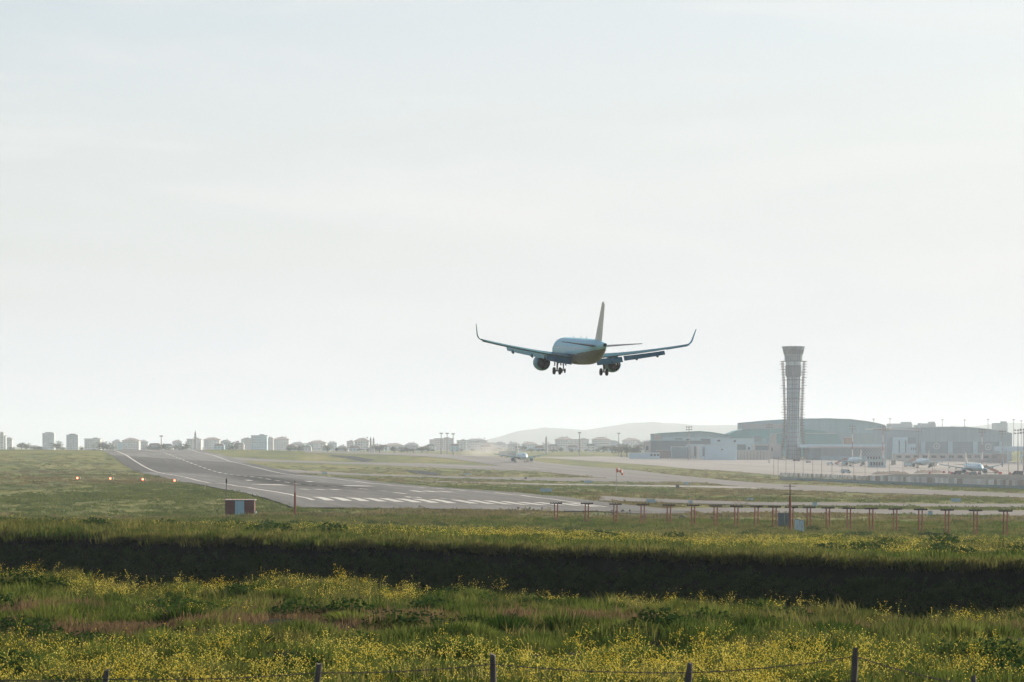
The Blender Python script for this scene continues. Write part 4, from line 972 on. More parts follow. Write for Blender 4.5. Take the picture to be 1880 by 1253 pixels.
mb = MB(); mb.cyl((-.1, 0, 0), (.06, 0, ht - .5), .08, .06, 8); mb.build('post', M_WOOD, o); mb = MB(); lathe(mb, [(.03, 0), (.11, .15), (.13, .5), (.09, .8), (.02, .9)], 10, Matrix.Translation((.06, 0, ht - .7))); mb.build('lamp_head', M_BLACK, o, smooth=True)

# ------------------------------------------------------------------ glide path lights
m, N, L, b = mat_new('red_lamp'); b.inputs['Emission Color'].default_value = (1, .10, .02, 1); b.inputs['Emission Strength'].default_value = 2.2; b.inputs['Base Color'].default_value = (.5, .1, .05, 1); M_RLAMP = m
m, N, L, b = mat_new('lamp_core'); b.inputs['Emission Color'].default_value = (1, .30, .12, 1); b.inputs['Emission Strength'].default_value = 4.5; M_RCORE = m
for i, (px, py) in enumerate(((142, 882.5), (202.5, 883.5), (262, 884.5), (320.5, 886))):
    p = at(px, py, 930); z1 = gz(p.x, p.y); hh = max(.75, p.z - z1)
    o = empty('glide_path_light', (p.x, p.y, z1), label='glowing red light box in the grass beside the runway, %s of four from the left' % ('first', 'second', 'third', 'fourth')[i], cat='runway light', group='four red glide path lights')
    mb = MB(); mb.box((0, .8, hh), (1.5, 1.6, .62)); mb.build('housing', M_MAST, o)
    for dx in (-.55, .55):
        mb = MB(); mb.cyl((dx, .6, -.1), (dx, .6, hh - .3), .06, .06, 6); mb.build('leg', M_MAST, o)
    mb = MB(); mb.cyl((0, -.02, hh), (0, .02, hh), .34, .34, 16); mb.build('lens', M_RLAMP, o); mb = MB(); mb.cyl((0, -.06, hh), (0, -.025, hh), .2, .2, 14); mb.build('bulb', M_RCORE, o)

# ------------------------------------------------------------------ signs, cabinets, stake lights, windsock
M_SGN = paint('sign_back', (.30, .44, .50), .6, var=.06); M_SGD = paint('sign_dark', (.05, .05, .05), .7); M_CABT = paint('cabinet_teal', (.10, .16, .165), .6, var=.12); M_CABW = paint('cabinet_white', (.40, .52, .57), .6, var=.08)
def sign(px, py, w, h_, lab, m_=M_SGN):
    x, y = pix(px, py + h_ / 2); k = y / F; z1 = gz(x, y)
    o = empty('taxiway_sign', (x, y, z1), label=lab, cat='sign', group='taxiway signs seen from behind')
    W, Hh = w * k, h_ * k
    mb = MB(); mb.box((0, 0, Hh * .58 + .1), (W, .25, Hh * .84)); mb.build('panel', m_, o)
    mb = MB(); mb.box((0, 0, Hh + .14), (W + .08, .3, .06)); mb.build('frame', M_MAST, o)
    for dx in (-.38, .38):
        mb = MB(); mb.cyl((dx * W, 0, -.1), (dx * W, 0, Hh * .3), .05, .05, 6); mb.build('leg', M_MAST, o)
for a in [(1003, 902, 22, 8, 'wide pale blue sign panel on the grass above the runway edge, left of the windsock'), (1195, 922, 17, 7, 'pale blue sign panel on the far edge of the taxiway above the fourth red antenna'), (1268, 923.5, 8, 5, 'small whitish sign above the sixth red antenna'), (1080, 886, 15, 5, 'pale blue sign left of the windsock on the upper grass strip'),
          (1260, 889, 9, 5, 'small pale sign at the thin service road, right of the windsock'), (1496, 928, 9, 8, 'white sign box on the taxiway edge right of the cross-armed mast'), (1755, 920, 18, 8, 'wide grey sign on the grass at the right'), (1708, 944, 8, 7, 'small pale box sign before the lower taxiway at the right'),
          (596, 870, 9, 4, 'small pale blue sign on the grass strip right of the runway middle'), (858, 871.5, 15, 3, 'faint long pale sign on the grass strip in the centre'), (1377, 918, 12, 4.5, 'faint pale sign on the grass above the middle of the antenna row')]: sign(*a)
sign(1244, 894.5, 6, 6, 'small dark sign on the thin service road', M_SGD); sign(965, 879, 4, 4, 'small dark marker box on the middle grass strip', M_SGD)
def cabinet(px0, px1, y0, y1, d, m_, lab, grp):
    p = at((px0 + px1) / 2, y1, d); z1 = gz(p.x, p.y); k = d / F; W, Hh = (px1 - px0) * k, max((y1 - y0) * k, at(0, y0, d).z - z1)
    o = empty('equipment_cabinet', (p.x, p.y, z1 - .05), label=lab, cat='cabinet', group=grp)
    mb = MB(); mb.box((0, .4, Hh / 2), (W, .8, Hh)); mb.build('body', m_, o); mb = MB(); mb.box((0, .4, Hh + .03), (W + .1, .95, .07)); mb.build('roof', M_MAST, o)
    for s_ in (-.25, .25):
        mb = MB(); mb.box((s_ * W * .94, -.025, Hh * .52), (W * .44, .04, Hh * .85)); dd = mb.build('door', m_, o)
        mb = MB(); mb.box((s_ * W * .94 - math.copysign(W * .15, s_), -.06, Hh * .5), (.03, .03, .18)); mb.build('handle', M_SGD, dd)
cabinet(1428.5, 1439.5, 942, 963, 440, M_CABT, 'larger teal cabinet left of the cross-armed red mast', 'cabinets by the antenna row'); cabinet(1441, 1449, 942, 963, 442, M_CABT, 'narrow teal cabinet touching the cross-armed red mast', 'cabinets by the antenna row')
cabinet(1460, 1467.5, 953.5, 968, 425, M_CABW, 'white cabinet right of the cross-armed red mast, left of two', 'cabinets by the antenna row'); cabinet(1469, 1476, 955, 969, 422, M_CABW, 'white cabinet right of the cross-armed red mast, right of two', 'cabinets by the antenna row')
stake = None
rg = np.random.default_rng(5); spots = [(1003, 947), (1018, 949), (1037, 945), (1056, 950)] + [(rg.uniform(1095, 1165), rg.uniform(943, 950)) for _ in range(16)] + [(rg.uniform(935, 1010), rg.uniform(936, 944)) for _ in range(9)] + [(rg.uniform(1160, 1400), rg.uniform(948, 957)) for _ in range(15)]
for i, (px, py) in enumerate(sorted(spots)):
    x, y = pix(px, py); 
    if stake is None:
        stake = empty('stake_light', cat='runway light', group='dark stake lights in the grass before the threshold')
        mb = MB(); mb.cyl((0, 0, -.1), (0, 0, .42), .035, .03, 6); mb.build('stake', M_SGD, stake); mb = MB(); lathe(mb, [(.05, 0), (.13, .06), (.14, .2), (.06, .28)], 8, Matrix.Translation((0, 0, .4))); mb.build('lamp', M_SGD, stake)
        o = stake
    else: o = copy_tree(stake)
    o.location = (x, y, gz(x, y)); o['label'] = 'small dark stake light in the grass before the runway threshold'
x, y = pix(1131.5, 907); z1 = gz(x, y); kk = y / F
o = empty('windsock', (x, y, z1), label='red and white windsock on a thin pole in the airfield grass', cat='windsock')
hp = 45 * kk; mb = MB(); mb.cyl((0, 0, 0), (0, 0, hp), .09, .06, 8); mb.build('pole', M_MAST, o)
P = [Vector((0, 0, hp - .35)), Vector((.45, 0, hp - .2)), Vector((.9, 0, hp - .3)), Vector((1.25, 0, hp - .62)), Vector((1.5, 0, hp - 1.05)), Vector((1.65, 0, hp - 1.5))]; rr = [.55, .5, .43, .36, .3, .24]
M_WSR, M_WSW = paint('windsock_red', (.62, .10, .05), .8), paint('windsock_white', (.72, .62, .58), .8)
for j in range(5):
    mb = MB(); mb.cyl(P[j], P[j + 1], rr[j], rr[j + 1], 12, caps=False); mb.build('sock_band', (M_WSR, M_WSW)[j % 2], o, smooth=True)

# ------------------------------------------------------------------ perimeter wall and tall fence
pa, pb = at(1432, 881, 1350), at(1990, 902, 1100)
wall = empty('perimeter_wall', (0, 0, 0), label='long wall of pale concrete panels on a grey base between apron and taxiway', cat='wall')
PM = [paint('panel_' + n, c, .9, var=.12, scale=.4) for n, c in (('pale', (.55, .53, .49)), ('grey', (.42, .42, .39)), ('brown', (.34, .29, .25)), ('white', (.66, .65, .61)))]
M_BASE = paint('wall_base', (.20, .26, .265), .9, var=.12, scale=.3)
L_ = math.hypot(pb.x - pa.x, pb.y - pa.y); n = int(L_ / 2.3); rz = math.atan2(pb.y - pa.y, pb.x - pa.x); rg = np.random.default_rng(3)
for j in range(n):
    f = (j + .5) / n; x, y = pa.x + (pb.x - pa.x) * f, pa.y + (pb.y - pa.y) * f; z1 = gz(x, y)
    mb = MB(); mb.box((x, y, z1 + 2.15), ((L_ / n - .08) * (1 if f > .33 or j % 2 == 0 else .3), .16, 1.95 if f > .33 else 1.6), rz); mb.build('panel', PM[rg.choice(4, p=[.4, .25, .15, .2])], wall)
    mb = MB(); mb.box((x, y, z1 + .45), (L_ / n - .01, .26, 1.35), rz); mb.build('base_block', M_BASE, wall)
fence = empty('tall_fence', (0, 0, 0), label='tall see-through fence of thin dark poles behind the panel wall', cat='fence')
prev = None
for px in (1424, 1434, 1452, 1471, 1490, 1511, 1530, 1552, 1573, 1597, 1620, 1644, 1668, 1694, 1721, 1749, 1778, 1810, 1845, 1882, 1920):
    f = (px - 1432) / (1990 - 1432); x, y = pa.x + (pb.x - pa.x) * f, pa.y + (pb.y - pa.y) * f + 14; z1 = gz(x, y); hh = 9.3 - .8 * f
    mb = MB(); mb.cyl((x, y, z1), (x, y, z1 + hh), .10, .08, 6); mb.build('post', M_MAST, fence)
    if prev:
        for q in (.45, .72, .99):
            mb = MB(); mb.bar((prev[0], prev[1], prev[2] + prev[3] * q), (x, y, z1 + hh * q), .045); mb.build('wire', M_MAST, fence)
    prev = (x, y, z1, hh)

# ------------------------------------------------------------------ apron vehicles and gear
M_VW = paint('van_white', (.55, .58, .58), .4, var=.05, coat=.3); M_VR = paint('service_red', (.42, .06, .05), .5, var=.1); M_VB = paint('stairs_brown', (.30, .12, .08), .6, var=.15)
def wheels(o, xs, ys, r=.36):
    for x in xs:
        for y in ys:
            mb = MB(); mb.cyl((x, y - .11, r), (x, y + .11, r), r, r, 12); mb.build('wheel', M_BLACK, o)
def van(px, py, lab, deg, m_=M_VW, L=5.0, H=2.1):
    x, y = pix(px, py); o = empty('service_van', (x, y, gz(x, y) + .13), R(deg), lab, 'vehicle', 'vehicles on the apron')
    mb = MB(); mb.prism([(-L / 2, .35), (L / 2, .35), (L / 2, 1.0), (L / 2 - .7, 1.15), (L / 2 - 1.4, H), (-L / 2 + .1, H), (-L / 2, 1.2)], -.95, .95); mb.build('body', m_, o)
    for s_ in (-1, 1):
        mb = MB(); mb.prism([(L / 2 - 1.9, 1.2), (L / 2 - .95, 1.2), (L / 2 - 1.45, H - .15), (L / 2 - 1.9, H - .15)], s_ * .955 - .01, s_ * .955 + .01); mb.build('side_window', M_GLASS, o)
    wheels(o, (-L / 2 + .9, L / 2 - .9), (-.85, .85))
def truck(px, py, lab, deg, m_):
    x, y = pix(px, py); o = empty('service_truck', (x, y, gz(x, y) + .13), R(deg), lab, 'truck', 'vehicles on the apron')
    mb = MB(); mb.box((2.6, 0, 1.5), (1.6, 2.2, 2.0)); cb = mb.build('cab', M_VW, o); mb = MB(); mb.box((3.42, 0, 1.85), (.06, 1.9, .8)); mb.build('windscreen', M_GLASS, cb)
    mb = MB(); mb.box((-.7, 0, 2.1), (4.8, 2.3, 2.6)); mb.build('box_body', m_, o); mb = MB(); mb.box((0, 0, .62), (6.6, 1.0, .25)); mb.build('chassis', M_SGD, o); wheels(o, (-2.2, 2.4), (-1.0, 1.0), .48)
def stairs(px, py, lab, deg, m_=M_VB):
    x, y = pix(px, py); o = empty('boarding_stairs', (x, y, gz(x, y) + .13), R(deg), lab, 'stairs', 'boarding stairs on the apron')
    for k in range(14):
        mb = MB(); mb.box((-3.6 + k * .5, 0, .55 + k * .24), (.5, 1.6, .08)); mb.build('step', M_MAST, o)
    for s_ in (-.85, .85):
        mb = MB(); mb.prism([(-4.0, .35), (-3.5, .35), (3.2, 3.4), (4.6, 3.4), (4.6, 4.6), (3.0, 4.6), (-4.0, 1.5)], s_ - .05, s_ + .05); mb.build('side_panel', m_, o)
    mb = MB(); mb.box((3.9, 0, 3.55), (1.5, 1.6, .12)); mb.build('platform', M_MAST, o)
    for x_ in (3.3, 4.5): mb = MB(); mb.bar((x_, .6, .5), (x_, .6, 3.5), .14); mb.bar((x_, -.6, .5), (x_, -.6, 3.5), .14); mb.build('support', M_MAST, o)
    mb = MB(); mb.box((0.6, 0, .55), (7.4, 1.3, .3)); mb.build('chassis', M_SGD, o); wheels(o, (-2.4, 3.6), (-.9, .9), .4)
van(1524, 854.5, 'small pale service van alone on the apron left of the nearest-tower airliner', 8); van(1484, 850.5, 'tiny low cart on the open apron right of the tower', 10, M_MAST, 3.6, 1.3); van(1462, 848, 'dark pickup parked at the tower foot', 5, M_SGD, 5, 1.6); van(1553, 870, 'grey van just behind the panel wall', 20, M_HGREY)
truck(1550, 856, 'blue-grey service truck under the wing of the airliner nearest the tower', 100, M_HBLUE); truck(1640, 855, 'dark upright loader between the two rear airliners', 95, M_BROWN); truck(1668, 858, 'grey catering truck left of the middle airliner', 30, M_HGREY)
truck(1716, 858, 'dark service truck at the tail of the middle airliner', 60, M_SGD); van(1757, 872, 'dark tug left of the camera-facing airliner', 185, M_SGD, 4.5, 2.0); van(1868, 873, 'dark van at the far right end of the apron', 180, M_SGD, 6, 2.2); van(1785, 872.5, 'grey tug under the camera-facing airliner', 178, M_CABT, 4.0, 1.7)
stairs(1820, 870.5, 'long red-brown boarding stairs at the door of the camera-facing airliner', 190); stairs(1543, 854, 'brown boarding stairs left of the airliner nearest the tower', 10); stairs(1676, 852, 'red-brown boarding stairs behind the middle airliner', 20)
for i, (px, py) in enumerate(((1707, 871), (1733, 869.5), (1743, 870), (1748, 871), (1777, 871.5), (1791, 872), (1797, 871.8), (1835, 871.5), (1838, 871.5), (1854, 872))):
    x, y = pix(px, py); o = empty('barrier_block', (x, y, gz(x, y) + .17), random.uniform(-.5, .5), '%s red plastic barrier block from the left on the apron edge' % ordinal(i + 1), 'barrier', 'red barrier blocks on the apron edge')
    mb = MB(); mb.prism([(-.75, 0), (.75, 0), (.75, .25), (.5, .45), (.5, 1.15), (-.5, 1.15), (-.5, .45), (-.75, .25)], -.45, .45); mb.build('body', M_VR, o); mb = MB(); mb.box((0, 0, 1.2), (.4, .3, .1)); mb.build('cap', M_MWHT, o)
def mound(pts, hgt, lab):
    A = [pix(*q) for q in pts]; xs = np.linspace(A[0][0], A[-1][0], 60); ys = np.interp(xs, [a[0] for a in A], [a[1] for a in A])
    K = np.linspace(-1, 1, 15); X, Kk = np.meshgrid(xs, K); Y = ys[None] + Kk * 3.5; t_ = np.linspace(-1, 1, 60)[None]
    Z = ground_z(X, Y) + .1 + hgt * np.clip(1 - Kk ** 2, 0, 1) ** .6 * np.clip(1 - t_ ** 6, 0, 1) * (1 + .25 * vnoise(X * .5, Y * .5, 9))
    o = sheet('earth_mound', X, Y, Z, M_SOIL); tag(o, lab, 'mound', 'earth mounds along the apron edge')
M_SOIL = paint('dark_soil', (.055, .045, .040), 1.0, var=.4, scale=.6, bump=.8)
mound([(1600, 872), (1670, 872)], 1.6, 'dark heap of earth on the apron edge, left one'); mound([(1678, 870), (1732, 869)], 1.7, 'dark heap of earth on the apron edge, right one')

# ------------------------------------------------------------------ wire fence close to the camera
wf = empty('wire_fence', (0, 45.5, gz(0, 45.5)), label='old wooden post and wire fence in the flowers at the bottom of the picture', cat='fence')
base = Vector(wf.location); tops = []
for px, py, d, lean in ((-190, 1225, 45.6, .04), (196, 1231, 45.4, .10), (586, 1219, 45.2, .13), (905, 1203, 45.0, -.01), (1267, 1219, 45.6, .11), (1571, 1189, 45.2, .05), (1787, 1243, 46, -.06), (2090, 1220, 45.5, .03)):
    tpz = at(px, py, d); zg = gz(tpz.x, d) - .3; Lh = tpz.z - zg
    mb = MB(); rg = np.random.default_rng(abs(px)); rings = []
    for j in range(9):
        f = j / 8; c = Vector((tpz.x - lean * Lh * (1 - f), d, zg + Lh * f)) - base; r_ = .047 * (1.12 - .2 * f) * (1 if j < 8 else .86)
        rings.append([c + Vector((r_ * (1 + .09 * rg.normal()) * math.cos(6.283 * q / 10), r_ * math.sin(6.283 * q / 10), (.015 * rg.normal() if j == 8 else 0))) for q in range(10)])
    mb.loft(rings); mb.build('post', M_WOOD, wf, smooth=True, auto=40)
    tops.append((tpz, lean))
for q, sag in ((.12, .04), (.45, .07)):
    for (a, la), (b_, lb) in zip(tops[:-1], tops[1:]):
        mb = MB(); A_ = Vector((a.x - la * q, a.y - .055, a.z - q)) - base; B_ = Vector((b_.x - lb * q, b_.y - .055, b_.z - q)) - base; prevp = None
        for j in range(13):
            f = j / 12; c = A_.lerp(B_, f) - Vector((0, 0, sag * 4 * f * (1 - f)))
            if prevp is not None: mb.cyl(prevp, c, .006, .006, 5, caps=False)
            prevp = c
        for j in range(1, 24):
            f = j / 24; c = A_.lerp(B_, f) - Vector((0, 0, sag * 4 * f * (1 - f))); mb.bar(c - Vector((.02, 0, .02)), c + Vector((.02, 0, .02)), .006); mb.bar(c - Vector((.02, 0, -.02)), c + Vector((.02, 0, -.02)), .006)
        mb.build('barbed_wire', M_RUST, wf)

# ------------------------------------------------------------------ birds
M_BIRD = paint('bird_grey', (.12, .12, .12), .8)
for px, py, d, s_, rz, lab in ((740, 190, 640, .85, .2, 'bird gliding high in the sky left of centre'), (1648, 373, 520, .35, 1.0, 'tiny bird in the sky above the control tower, to its right'), (251, 772.5, 900, .5, .6, 'left one of two tiny birds low over the runway crest'), (258, 772.5, 900, .5, -.3, 'right one of two tiny birds low over the runway crest')):
    p = at(px, py, d); o = empty('bird', p, rz, lab, 'bird', 'birds in the sky'); o.scale = (s_, s_, s_)
    mb = MB(); lathe(mb, [(.01, -.32), (.05, -.2), (.085, 0), (.06, .16), (.045, .22), (.05, .27), (.01, .36)], 8, Matrix.Rotation(R(-90), 4, 'X')); bd = mb.build('body', M_BIRD, o, smooth=True)
    mb = MB(); mb.add([(-.09, -.2, .0), (.09, -.2, 0), (.04, -.46, .01), (-.04, -.46, .01), (0, -.3, .02)], [(0, 3, 4), (3, 2, 4), (2, 1, 4), (1, 0, 4)]); mb.build('tail', M_BIRD, o)
    for s2 in (-1, 1):
        mb = MB(); R_ = []
        for x_, y_, c_w, z_ in ((.05, .1, .2, .02), (.3, .14, .19, .13), (.55, .06, .13, .1), (.82, -.06, .03, .0)):
            R_.append([Vector((s2 * x_, y_, z_)), Vector((s2 * x_, y_ - c_w * .5, z_ + .02)), Vector((s2 * x_, y_ - c_w, z_)), Vector((s2 * x_, y_ - c_w * .5, z_ - .008))])
        mb.loft(R_); mb.build('wing', M_BIRD, o)
# ------------------------------------------------------------------ vegetation scattered as instances
def in_poly(poly, X, Y):
    poly = np.asarray(poly); n = len(poly); r = np.zeros(X.shape, bool)
    for i in range(n):
        x0, y0 = poly[i]; x1, y1 = poly[(i + 1) % n]
        c = ((y0 > Y) != (y1 > Y)) & (X < (x1 - x0) * (Y - y0) / (y1 - y0 + 1e-12) + x0)
        r ^= c
    return r
def paved(X, Y):
    r = np.zeros(X.shape, bool)
    for p in PAVE: r |= in_poly(p, X, Y)
    return r

def blades(mb, n, rad, h0, h1, w, rg, lean=0.35, mi=0):
    mb.mi = mi
    for _ in range(n):
        a, q = rg.uniform(0, 6.283), rad * math.sqrt(rg.uniform(0, 1))
        x, y = q * math.cos(a), q * math.sin(a); h = rg.uniform(h0, h1)
        d = rg.uniform(0, 6.283); lx, ly = h * lean * rg.uniform(0.1, 1) * math.cos(d), h * lean * rg.uniform(0.1, 1) * math.sin(d)
        t = rg.uniform(0, 3.1416); wx, wy = w * math.cos(t) / 2, w * math.sin(t) / 2
        mb.add([(x - wx, y - wy, -0.08), (x + wx, y + wy, -0.08), (x + wx * .8 + lx * .35, y + wy * .8 + ly * .35, h * .6), (x - wx * .8 + lx * .35, y - wy * .8 + ly * .35, h * .6), (x + lx, y + ly, h)],
               [(0, 1, 2, 3), (3, 2, 4)])
def flower(mb, c, s, rg, mi):
    mb.mi = mi
    for k in range(2):
        a, t = rg.uniform(0, 3.14), rg.uniform(-0.9, 0.9)
        u = Vector((math.cos(a), math.sin(a), 0)) * s; v = Vector((-math.sin(a) * math.sin(t), math.cos(a) * math.sin(t), math.cos(t))) * s
        c = Vector(c); mb.add([c - u, c - v * .8, c + u, c + v * .8], [(0, 1, 2, 3)])
def mustard(mb, n, rad, h0, h1, w, fs, nf, rg):
    """tall branching weed with yellow flower heads: material 0 stems and leaves, 1 flowers"""
    for _ in range(n):
        a, q = rg.uniform(0, 6.283), rad * math.sqrt(rg.uniform(0, 1))
        b = Vector((q * math.cos(a), q * math.sin(a), 0)); h = rg.uniform(h0, h1)
        top = b + Vector((rg.normal(0, .1) * h, rg.normal(0, .1) * h, h))
        mb.mi = 0
        def stalk(p, q_, w_):
            t = rg.uniform(0, 3.14); u = Vector((math.cos(t), math.sin(t), 0)) * w_ / 2
            mb.add([p - u, p + u, q_ + u * .5, q_ - u * .5], [(0, 1, 2, 3)])
        stalk(b, top, w)
        for k in range(nf):
            f = rg.uniform(0.45, 1.0); p = b.lerp(top, f)
            e = p + Vector((rg.normal(0, .16), rg.normal(0, .16), rg.uniform(.05, .28))) * h
            if k % 2 == 0: stalk(p, e, w * .6)
            flower(mb, e, fs * rg.uniform(.6, 1.2), rg, 1)
        for k in range(3):
            p = b.lerp(top, rg.uniform(0.05, 0.4)); dd = rg.uniform(0, 6.28); L_ = h * rg.uniform(.15, .3)
            o = Vector((math.cos(dd), math.sin(dd), .3)) * L_; u = Vector((-math.sin(dd), math.cos(dd), 0)) * L_ * .22
            mb.mi = 0; mb.add([p, p + o * .5 + u, p + o, p + o * .5 - u], [(0, 1, 2, 3)])
def leafclump(mb, n, rad, h, s, rg):
    for _ in range(n):
        a, q = rg.uniform(0, 6.283), rad * math.sqrt(rg.uniform(0, 1))
        z = h * math.sqrt(max(0.02, 1 - (q / rad) ** 2)) * rg.uniform(0.35, 1.05)
        c = Vector((q * math.cos(a), q * math.sin(a), z))
        u = Vector((rg.normal(), rg.normal(), rg.normal() * .6)).normalized() * s; v = u.cross(Vector((rg.normal(), rg.normal(), rg.normal()))).normalized() * s * .6
        mb.add([c - u, c - v, c + u, c + v], [(0, 1, 2, 3)])

M_G1 = leaf_mat('grass_green', (0.026, 0.055, 0.010), (0.135, 0.160, 0.036), 0.5)
M_G2 = leaf_mat('grass_olive', (0.050, 0.070, 0.016), (0.175, 0.165, 0.052), 0.5)
M_FLD1 = leaf_mat('field_olive', (0.085, 0.085, 0.036), (0.20, 0.165, 0.082), 0.4)
M_FLD2 = leaf_mat('field_green', (0.055, 0.085, 0.022), (0.125, 0.145, 0.042), 0.4)
M_DRY = leaf_mat('grass_dry', (0.13, 0.088, 0.050), (0.21, 0.150, 0.080), 0.4)
M_STEM = leaf_mat('weed_stem', (0.045, 0.075, 0.02), (0.09, 0.115, 0.03), 0.4)
M_FLOW = leaf_mat('flower_yellow', (0.58, 0.46, 0.05), (0.76, 0.66, 0.16), 0.4)
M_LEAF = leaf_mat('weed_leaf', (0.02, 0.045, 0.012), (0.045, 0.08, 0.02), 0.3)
def variants(n, mats, fn):
    out = []
    for k in range(n):
        mb = MB(); fn(mb, np.random.default_rng(100 + k))
        me = bpy.data.meshes.new('tuft'); me.from_pydata(mb.v, [], mb.f)
        for m in mats: me.materials.append(m)
        me.polygons.foreach_set('material_index', mb.m); me.update()
        out.append(bpy.data.objects.new('tuft', me))
    return out
def scatter(name, objs, X, Y, scl, label, sz=None, tilt=0.12, sink=0.0):
    c = bpy.data.collections.new(name + '_kinds')
    for o in objs: c.objects.link(o)
    n = len(X); Z = ground_z(X, Y) - sink
    me = bpy.data.meshes.new(name); me.vertices.add(n); me.vertices.foreach_set('co', np.stack([X, Y, Z], -1).astype(np.float32).ravel())
    def attr(nm, ty, key, val):
        a = me.attributes.new(nm, ty, 'POINT'); a.data.foreach_set(key, np.ascontiguousarray(val).ravel())
    attr('idx', 'INT', 'value', rng.integers(0, len(objs), n).astype(np.int32))
    attr('rot', 'FLOAT_VECTOR', 'vector', np.stack([rng.normal(0, tilt, n), rng.normal(0, tilt, n), rng.uniform(0, 6.283, n)], -1).astype(np.float32))
    sz = np.ones(n) if sz is None else sz
    attr('scl', 'FLOAT_VECTOR', 'vector', np.stack([scl, scl, scl * sz], -1).astype(np.float32))
    g = bpy.data.node_groups.new(name, 'GeometryNodeTree')
    g.interface.new_socket('Geometry', in_out='INPUT', socket_type='NodeSocketGeometry'); g.interface.new_socket('Geometry', in_out='OUTPUT', socket_type='NodeSocketGeometry')
    N, L = g.nodes, g.links
    gi, go = N.new('NodeGroupInput'), N.new('NodeGroupOutput')
    ip = N.new('GeometryNodeInstanceOnPoints'); ci = N.new('GeometryNodeCollectionInfo')
    ci.inputs['Collection'].default_value = c; ci.inputs['Separate Children'].default_value = True; ci.inputs['Reset Children'].default_value = True
    ip.inputs['Pick Instance'].default_value = True
    def na(nm, ty):
        a = N.new('GeometryNodeInputNamedAttribute'); a.data_type = ty; a.inputs['Name'].default_value = nm; return a.outputs['Attribute']
    L.new(gi.outputs[0], ip.inputs['Points']); L.new(ci.outputs[0], ip.inputs['Instance'])
    L.new(na('idx', 'INT'), ip.inputs['Instance Index']); L.new(na('rot', 'FLOAT_VECTOR'), ip.inputs['Rotation']); L.new(na('scl', 'FLOAT_VECTOR'), ip.inputs['Scale'])
    L.new(ip.outputs[0], go.inputs[0])
    o = bpy.data.objects.new(name, me); COL.objects.link(o)
    md = o.modifiers.new('scatter', 'NODES'); md.node_group = g
    return tag(o, label, name.split('_')[-1], kind='stuff')

def spread(n, y0, y1, half=0.19, extra=4):
    """even scatter over the wedge of ground in view (with margin) between two depths"""
    Y = np.sqrt(rng.uniform(y0 ** 2, y1 ** 2, n)); X = rng.uniform(-1, 1, n) * (half * Y + extra)
    return X, Y
def keep(X, Y, p): 
    k = rng.uniform(0, 1, len(X)) < p; return X[k], Y[k]
def fbm(X, Y, sx, sy, seed): return 0.6 * vnoise(X * sx, Y * sy, seed) + 0.3 * vnoise(X * sx * 2.3, Y * sy * 2.3, seed + 1) + 0.15 * vnoise(X * sx * 5, Y * sy * 5, seed + 2)

# --- near shelf (55 m to the ditch)
g_short = variants(5, [M_G1], lambda mb, r: blades(mb, 90, 0.55, .05, .17, .017, r, .8))
g_tall = variants(5, [M_G2], lambda mb, r: blades(mb, 80, 0.42, .10, .32, .015, r, .8))
g_dry = variants(4, [M_DRY], lambda mb, r: blades(mb, 90, 0.55, .05, .15, .015, r, .8))
must = variants(6, [M_STEM, M_FLOW], lambda mb, r: mustard(mb, 6, 0.5, .22, .58, .012, .0145, 10, r))
clump = variants(4, [M_LEAF], lambda mb, r: leafclump(mb, 260, .62, .45, .05, r))

X, Y = spread(24000, 50, 118); en = edge_near(X)
X, Y = keep(X, Y, (Y < en + 1.6) * np.clip(.75 + 1.2 * fbm(X, Y, .8, .9, 15), .3, 1))
dryf = fbm(X, Y, .11, .30, 21); band = sstep(68, 73, Y) * (1 - sstep(82, 88, Y))
isdry = (dryf > -0.01) & (rng.uniform(0, 1, len(X)) < band * np.where(X < 6, 1.0, .6))
en = edge_near(X)
istall = ~isdry & (rng.uniform(0, 1, len(X)) < 0.08 + 0.4 * sstep(en - 12, en - 6, Y) + 0.4 * (fbm(X, Y, .2, .3, 25) > .12))
sw = np.clip(.85 + 1.6 * fbm(X, Y, .7, .8, 33), .35, 1.4) * rng.uniform(.8, 1.25, len(X))
for nm, ms, sel, lab in [('short_grass', g_short, ~isdry & ~istall, 'short green grass covering the near meadow'), ('tall_grass', g_tall, istall, 'taller olive grass along the near rim of the ditch'), ('dry_grass', g_dry, isdry, 'patches of reddish dry grass across the near meadow')]:
    scatter(nm, ms, X[sel], Y[sel], sw[sel], lab)
def dome(mb, n, rad, h, w, rg):
    for _ in range(n):
        a, q = rg.uniform(0, 6.283), rad * math.sqrt(rg.uniform(0, 1)); f = math.sqrt(max(.05, 1 - (q / rad) ** 2))
        x, y = q * math.cos(a), q * math.sin(a); hh = h * f * rg.uniform(.6, 1.1); o = .55 * q / rad * h + rg.normal(0, .05) * h
        t = rg.uniform(0, 3.1416); wx, wy = w * math.cos(t) / 2, w * math.sin(t) / 2; ox, oy = o * math.cos(a), o * math.sin(a)
        mb.add([(x - wx, y - wy, -.1), (x + wx, y + wy, -.1), (x + wx * .8 + ox * .5, y + wy * .8 + oy * .5, hh * .65), (x - wx * .8 + ox * .5, y - wy * .8 + oy * .5, hh * .65), (x + ox, y + oy, hh)], [(0, 1, 2, 3), (3, 2, 4)])
tuss = variants(5, [M_G1], lambda mb, r: dome(mb, 420, .42, .34, .016, r))
X, Y = spread(4200, 50, 116); en = edge_near(X)
X, Y = keep(X, Y, np.where(Y < en - .2, np.clip(.45 + 1.3 * fbm(X, Y, .3, .5, 27), 0, 1) * np.where((fbm(X, Y, .11, .30, 21) > -.06) & (Y > 70) & (Y < 86), .35, 1), 0))
scatter('tussock_grass', tuss, X, Y, rng.uniform(.5, 1.5, len(X)) , 'dense dark tussocks of grass dotted over the near meadow', rng.uniform(.6, 1.1, len(X)))
